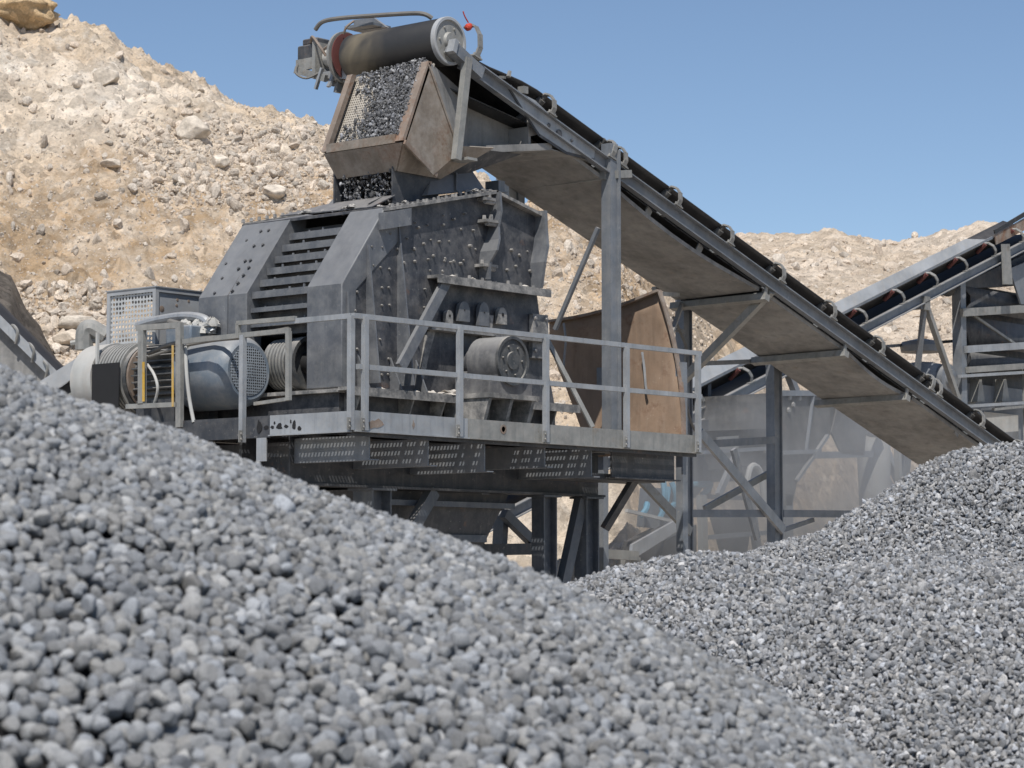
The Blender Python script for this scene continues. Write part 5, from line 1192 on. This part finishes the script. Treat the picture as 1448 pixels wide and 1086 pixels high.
# ================================================================== FAR LEFT: TWO MORE CONVEYOR ENDS AND THE DARK HEAP
def lq(px, py, d): return atD(px, py, d)
c3 = thing('belt_conveyor', 'short dark conveyor sloping down at the left edge beside the dark heap', 'conveyor', lq(20, 560, 40))
def c3f(off0, off1, b, w, d=.08):
    b.bar(lq(-60, 395 + off0, 40), lq(92, 545 + off1, 40), d, w, up=(0, 0, 1))
part('stringer', 'galv', c3, lambda b: c3f(0, 0, b, .14))
part('belt', 'rubber', c3, lambda b: b.prism([lq(-60, 372, 40.6), lq(95, 528, 40.6), lq(92, 545, 40.2), lq(-60, 398, 40.2)], RGT * .02 + V((.3, .25, 0))))
part('under_tray', 'tray', c3, lambda b: b.prism([lq(-60, 405, 40.1), lq(70, 530, 40.1), lq(40, 560, 40.1), lq(-60, 500, 40.1)], V((.02, .02, 0))))
for px, py in ((22, 462), (45, 488), (64, 512)):
    part('idler', 'bracket', c3, lambda b: b.tube([lq(px, py + 24, 39.95), lq(px + 3, py + 8, 39.9), lq(px - 1, py, 39.95), lq(px - 5, py - 2, 40.1)], .025, 6))
c4 = thing('belt_conveyor', 'low conveyor with a pale skirt sheet, half hidden between the pebble heap and the cabinet', 'conveyor', lq(110, 560, 38))
part('skirt_sheet', 'skirt', c4, lambda b: b.prism([lq(55, 540, 38), lq(150, 480, 38), lq(150, 502, 38), lq(72, 556, 38)], V((.03, .03, 0))))
part('belt', 'rubber', c4, lambda b: b.prism([lq(74, 556, 38.2), lq(150, 503, 38.2), lq(150, 540, 38.2), lq(95, 580, 38.2)], V((.4, .4, 0))))
part('stringer', 'galv_dull', c4, lambda b: b.bar(lq(80, 575, 37.9), lq(150, 530, 37.9), .08, .12))
part('idler', 'bracket', c4, lambda b: b.tube([lq(122, 545, 37.85), lq(123, 530, 37.8), lq(117, 524, 37.85), lq(112, 526, 38)], .03, 6))
vt = thing('vent_hood', 'small dusty grey duct elbow beside the cabinet at the foot of the hill', 'duct', lq(130, 490, 39))
part('elbow', 'galv_dull', vt, lambda b: b.tube([lq(119, 495, 39), lq(120, 470, 39), lq(128, 464, 39), lq(140, 470, 39), lq(150, 476, 39)], .14, 10))
part('pipe', 'galv_dull', vt, lambda b: b.tube([lq(100, 486, 39), lq(125, 482, 39), lq(150, 480, 39)], .05, 8))
def build_dark():
    def hd(l, d): return cone(-12.0, 48.0, 10.6, .72, 1.5)(l, d)
    f_ = corrected(hd, [(-300, 200), (-100, 318), (0, 392), (12, 398), (30, 440), (55, 470), (80, 505), (110, 545), (200, 640), (400, 820)], 38, 60)
    ls = np.linspace(-19, -3, 220); ds = np.linspace(41.5, 58, 200); L_, D_ = np.meshgrid(ls, ds)
    z = f_(L_, D_); x, y = LD(L_, D_); z = np.maximum(z + .22 * fbm(x * .8, y * .8, z * .8, 4) + .06 * fbm(x * 4, y * 4, z * 4, 3), -.3)
    o = grid_mesh('dark_gravel_heap', x, y, z, 'darkheap'); COL.objects.link(o); tag(o, 'dark grey gravel heap at the left edge behind the short conveyor', 'gravel heap', kind='stuff')
build_dark()

# ================================================================== ROCKS ON THE HILL
from mathutils.bvhtree import BVHTree
hill = bpy.data.objects['spoil_hill']
nv = len(hill.data.vertices); hv = np.empty(nv * 3, np.float32); hill.data.vertices.foreach_get('co', hv); hv = hv.reshape(-1, 3)
npl = len(hill.data.polygons); hl = np.empty(npl * 4, np.int32); hill.data.loops.foreach_get('vertex_index', hl)
tree = BVHTree.FromPolygons([tuple(v) for v in hv.tolist()], hl.reshape(-1, 4).tolist())
def on_hill(px, py): return tree.ray_cast(CAM, ray(px, py).normalized())[0]
BOUL = [(148, 113, 19, 15, 'pale angular boulder high on the hill, upper left, alone on the slope'), (272, 188, 20, 19, 'largest white boulder at the head of the rubble spill on the hill'),
        (312, 233, 15, 11, 'tan boulder in the middle of the rubble spill below the white one'), (371, 242, 13, 9, 'rounded boulder in the rubble, right of the middle of the spill'),
        (385, 275, 17, 11, 'smooth oval boulder nearest the crusher roof on the hill'), (158, 234, 13, 8, 'low tan boulder in the centre left of the hill slope'),
        (108, 459, 24, 12, 'broad pale boulder at the hill foot left of the cabinet'), (100, 483, 20, 14, 'blocky pale boulder at the hill foot just above the low conveyor'),
        (388, 212, 11, 9, 'pale square boulder at the upper right of the rubble spill'), (402, 218, 9, 12, 'upright pale slab at the right end of the rubble spill')]
for i, (px, py, w_, h_, lab) in enumerate(BOUL):
    h = on_hill(px, py)
    if h is None: continue
    k = (h - CAM).length / F
    o = stone_mesh('boulder', 500 + i * 7, 10, 4, (1, .85, .8), 'boulder', rough=.05); COL.objects.link(o)
    o.scale = (w_ * k * 1.05, w_ * k, h_ * k * 1.1); o.rotation_euler = (0, 0, -PSI + i); o.location = h + V((0, 0, h_ * k * .25)) - FWD * .0
    o.rotation_euler = (0, 0, PSI - math.pi / 2)
    tag(o, lab, 'boulder', 'boulders on the limestone hill')
# the ochre outcrop at the top left corner
M['outcrop'] = earth_mat('ochre_rock', (.62, .46, .28), (.55, .38, .21), (.68, .54, .37), scale=2.0)
tl = thing('rock_outcrop', 'ochre rock outcrop on the hill crest in the top left corner', 'rock outcrop', lq(14, 8, 58))
oc = stone_mesh('outcrop_block', 77, 14, 4, (1, .8, .7), 'outcrop', rough=.42); COL.objects.link(oc); oc.parent = tl; oc.location = (0, 0, -.12); oc.scale = (1.02, .9, .60); oc.rotation_euler = (0, .1, PSI - 1.57)
# loose rubble
# ---- pale tanks and pipes glimpsed right of the hopper
tk = thing('dust_filter', 'pale dusty filter vessel half hidden behind the tail of the long conveyor', 'filter vessel', (39.5, 24, 0))
part('vessel', 'pale', tk, lambda b: b.rings(onY(1236, 660, 24.6), (0, 0, 1), [(-2.5, .2), (0, .3), (.35, .30), (.7, .30), (.8, .2)], 20))
part('cross_pipe', 'frame', tk, lambda b: b.tube([onY(1215, 602, 24.3), onY(1228, 611, 24.3), onY(1245, 612, 24.3)], .08, 8))
part('stand', 'galv_dull', tk, lambda b: b.bar(onY(1268, 600, 24.5), onY(1272, 720, 24.5), .1, .1, up=(0, 1, 0)))
rs = np.random.RandomState(33); pts = []; sz = []
def drop(px, py, s):
    h = on_hill(px, py)
    if h is not None: pts.append(tuple(h)); sz.append(s)
for k in range(26000):
    drop(rs.uniform(-60, 1010), rs.uniform(0, 640), .012 * rs.pareto(2.3) + .011)
for k in range(3200):      # the pale spill
    t = rs.rand(); drop(200 + 260 * rs.rand() + rs.normal(0, 20), 175 + 110 * rs.rand() + rs.normal(0, 12), .024 * rs.pareto(2.5) + .022)
for k in range(800): drop(rs.uniform(20, 150), rs.uniform(400, 520), .035 * rs.pareto(2.2) + .03)
for k in range(2500): drop(rs.uniform(680, 1010), rs.uniform(240, 560), .016 * rs.pareto(2.3) + .018)
sz = np.minimum(np.array(sz), .13); far = bpy.data.objects['quarry_hill']; hv = np.empty(len(far.data.vertices) * 3, np.float32); far.data.vertices.foreach_get('co', hv)
hl = np.empty(len(far.data.polygons) * 4, np.int32); far.data.loops.foreach_get('vertex_index', hl)
tree2 = BVHTree.FromPolygons([tuple(v) for v in hv.reshape(-1, 3).tolist()], hl.reshape(-1, 4).tolist())
szf = []; ptf = []
for k in range(8000):
    px, py = rs.uniform(860, 1640), rs.uniform(335, 560); h, nn, ii, dd_ = tree2.ray_cast(CAM, ray(px, py).normalized())
    if h is not None: ptf.append(tuple(h)); szf.append(min(.022 * rs.pareto(1.9) + .03, .30))
pts += ptf; sz = np.concatenate([sz, np.array(szf)])
n = len(pts)
scatter('hill_rubble', np.array(pts) + np.array([0, 0, -.01]), rs.uniform(0, 6.28, (n, 3)), sz[:, None] * rs.uniform(.8, 1.25, (n, 3)), RUB, None, 'pale limestone rubble lying over the slope of the hill', 'rubble')

# ================================================================== DUST CLOUD
def dust():
    b = bmesh.new(); bmesh.ops.create_icosphere(b, subdivisions=4, radius=1.0)
    co = np.array([v.co[:] for v in b.verts]); co *= (1 + .30 * fbm(co[:, 0] * 1.3 + 3, co[:, 1] * 1.3, co[:, 2] * 1.3, 3))[:, None]
    for v, c in zip(b.verts, co): v.co = (c[0] * 5.0, c[1] * 3.0, c[2] * 2.1)
    me = bpy.data.meshes.new('dust'); b.to_mesh(me); b.free()
    m = bpy.data.materials.new('floating_dust'); m.use_nodes = True; nt = m.node_tree; nt.nodes.clear()
    out = nt.nodes.new('ShaderNodeOutputMaterial'); pv = nt.nodes.new('ShaderNodeVolumePrincipled')
    pv.inputs['Color'].default_value = (.95, .93, .90, 1); pv.inputs['Density'].default_value = .08; pv.inputs['Anisotropy'].default_value = .2
    tc = nd(nt, 'ShaderNodeTexCoord'); vm_ = nd(nt, 'ShaderNodeVectorMath', operation='DIVIDE'); nt.links.new(tc.outputs['Object'], vm_.inputs[0]); vm_.inputs[1].default_value = (5.0, 3.0, 2.1)
    ln = nd(nt, 'ShaderNodeVectorMath', operation='LENGTH'); nt.links.new(vm_.outputs[0], ln.inputs[0])
    nz = nd(nt, 'ShaderNodeTexNoise', Scale=.55, Detail=4.0, Roughness=.6, Distortion=.8); nt.links.new(tc.outputs['Object'], nz.inputs['Vector'])
    de = mth(nt, 'MULTIPLY', ramp(nt, ln.outputs['Value'], [(.15, 1.), (1., 0.)]), ramp(nt, nz.outputs[0], [(.36, .08), (.62, 1.)]))
    nt.links.new(mth(nt, 'MULTIPLY', de, .62), pv.inputs['Density'])
    nt.links.new(pv.outputs[0], out.inputs['Volume']); me.materials.append(m)
    o = bpy.data.objects.new('dust', me); COL.objects.link(o); o.location = (33.5, 22.3, 4.2); o.rotation_euler = (0, -.1, .3)
    tag(o, 'thin cloud of pale dust hanging behind the support tower', 'dust', kind='stuff')
dust()

# ================================================================== CAMERA, SKY, SUN
SUN_EL = math.radians(57); sun_h = V((-.83, -.56, 0)).normalized()
to_sun = V((sun_h.x * math.cos(SUN_EL), sun_h.y * math.cos(SUN_EL), math.sin(SUN_EL)))
w = bpy.data.worlds.new('World'); scene.world = w; w.use_nodes = True
nt = w.node_tree; bg = nt.nodes['Background']; sk = nt.nodes.new('ShaderNodeTexSky'); sk.sky_type = 'NISHITA'; sk.sun_disc = False
sk.sun_elevation = SUN_EL; sk.sun_rotation = math.atan2(to_sun.x, to_sun.y)
sk.altitude = 2000; sk.air_density = 1.0; sk.dust_density = .0; sk.ozone_density = 1.7
nt.links.new(sk.outputs[0], bg.inputs[0]); bg.inputs[1].default_value = .096
sl = bpy.data.lights.new('sun', 'SUN'); sl.energy = 4.0; sl.angle = math.radians(.53); sl.color = (1, .96, .90)
so = bpy.data.objects.new('sun', sl); COL.objects.link(so); so.rotation_euler = to_sun.to_track_quat('Z', 'Y').to_euler(); so.location = (0, 0, 30)

cam = bpy.data.cameras.new('camera'); co = bpy.data.objects.new('camera', cam); COL.objects.link(co)
cam.sensor_width = 36; cam.lens = F / 1448 * 36; cam.clip_start = .1; cam.clip_end = 6000
co.matrix_world = Matrix.Translation(CAM) @ Matrix((RGT, UPV, -FWD)).transposed().to_4x4()
cam.dof.use_dof = True; cam.dof.focus_distance = 24.0; cam.dof.aperture_fstop = 9.0
scene.camera = co
scene.view_settings.view_transform = 'Standard'; scene.view_settings.look = 'None'; scene.view_settings.exposure = 0.2; scene.view_settings.gamma = 1.0
scene.cycles.use_denoising = True
scene.cycles.max_bounces = 6; scene.cycles.diffuse_bounces = 3; scene.cycles.transparent_max_bounces = 12
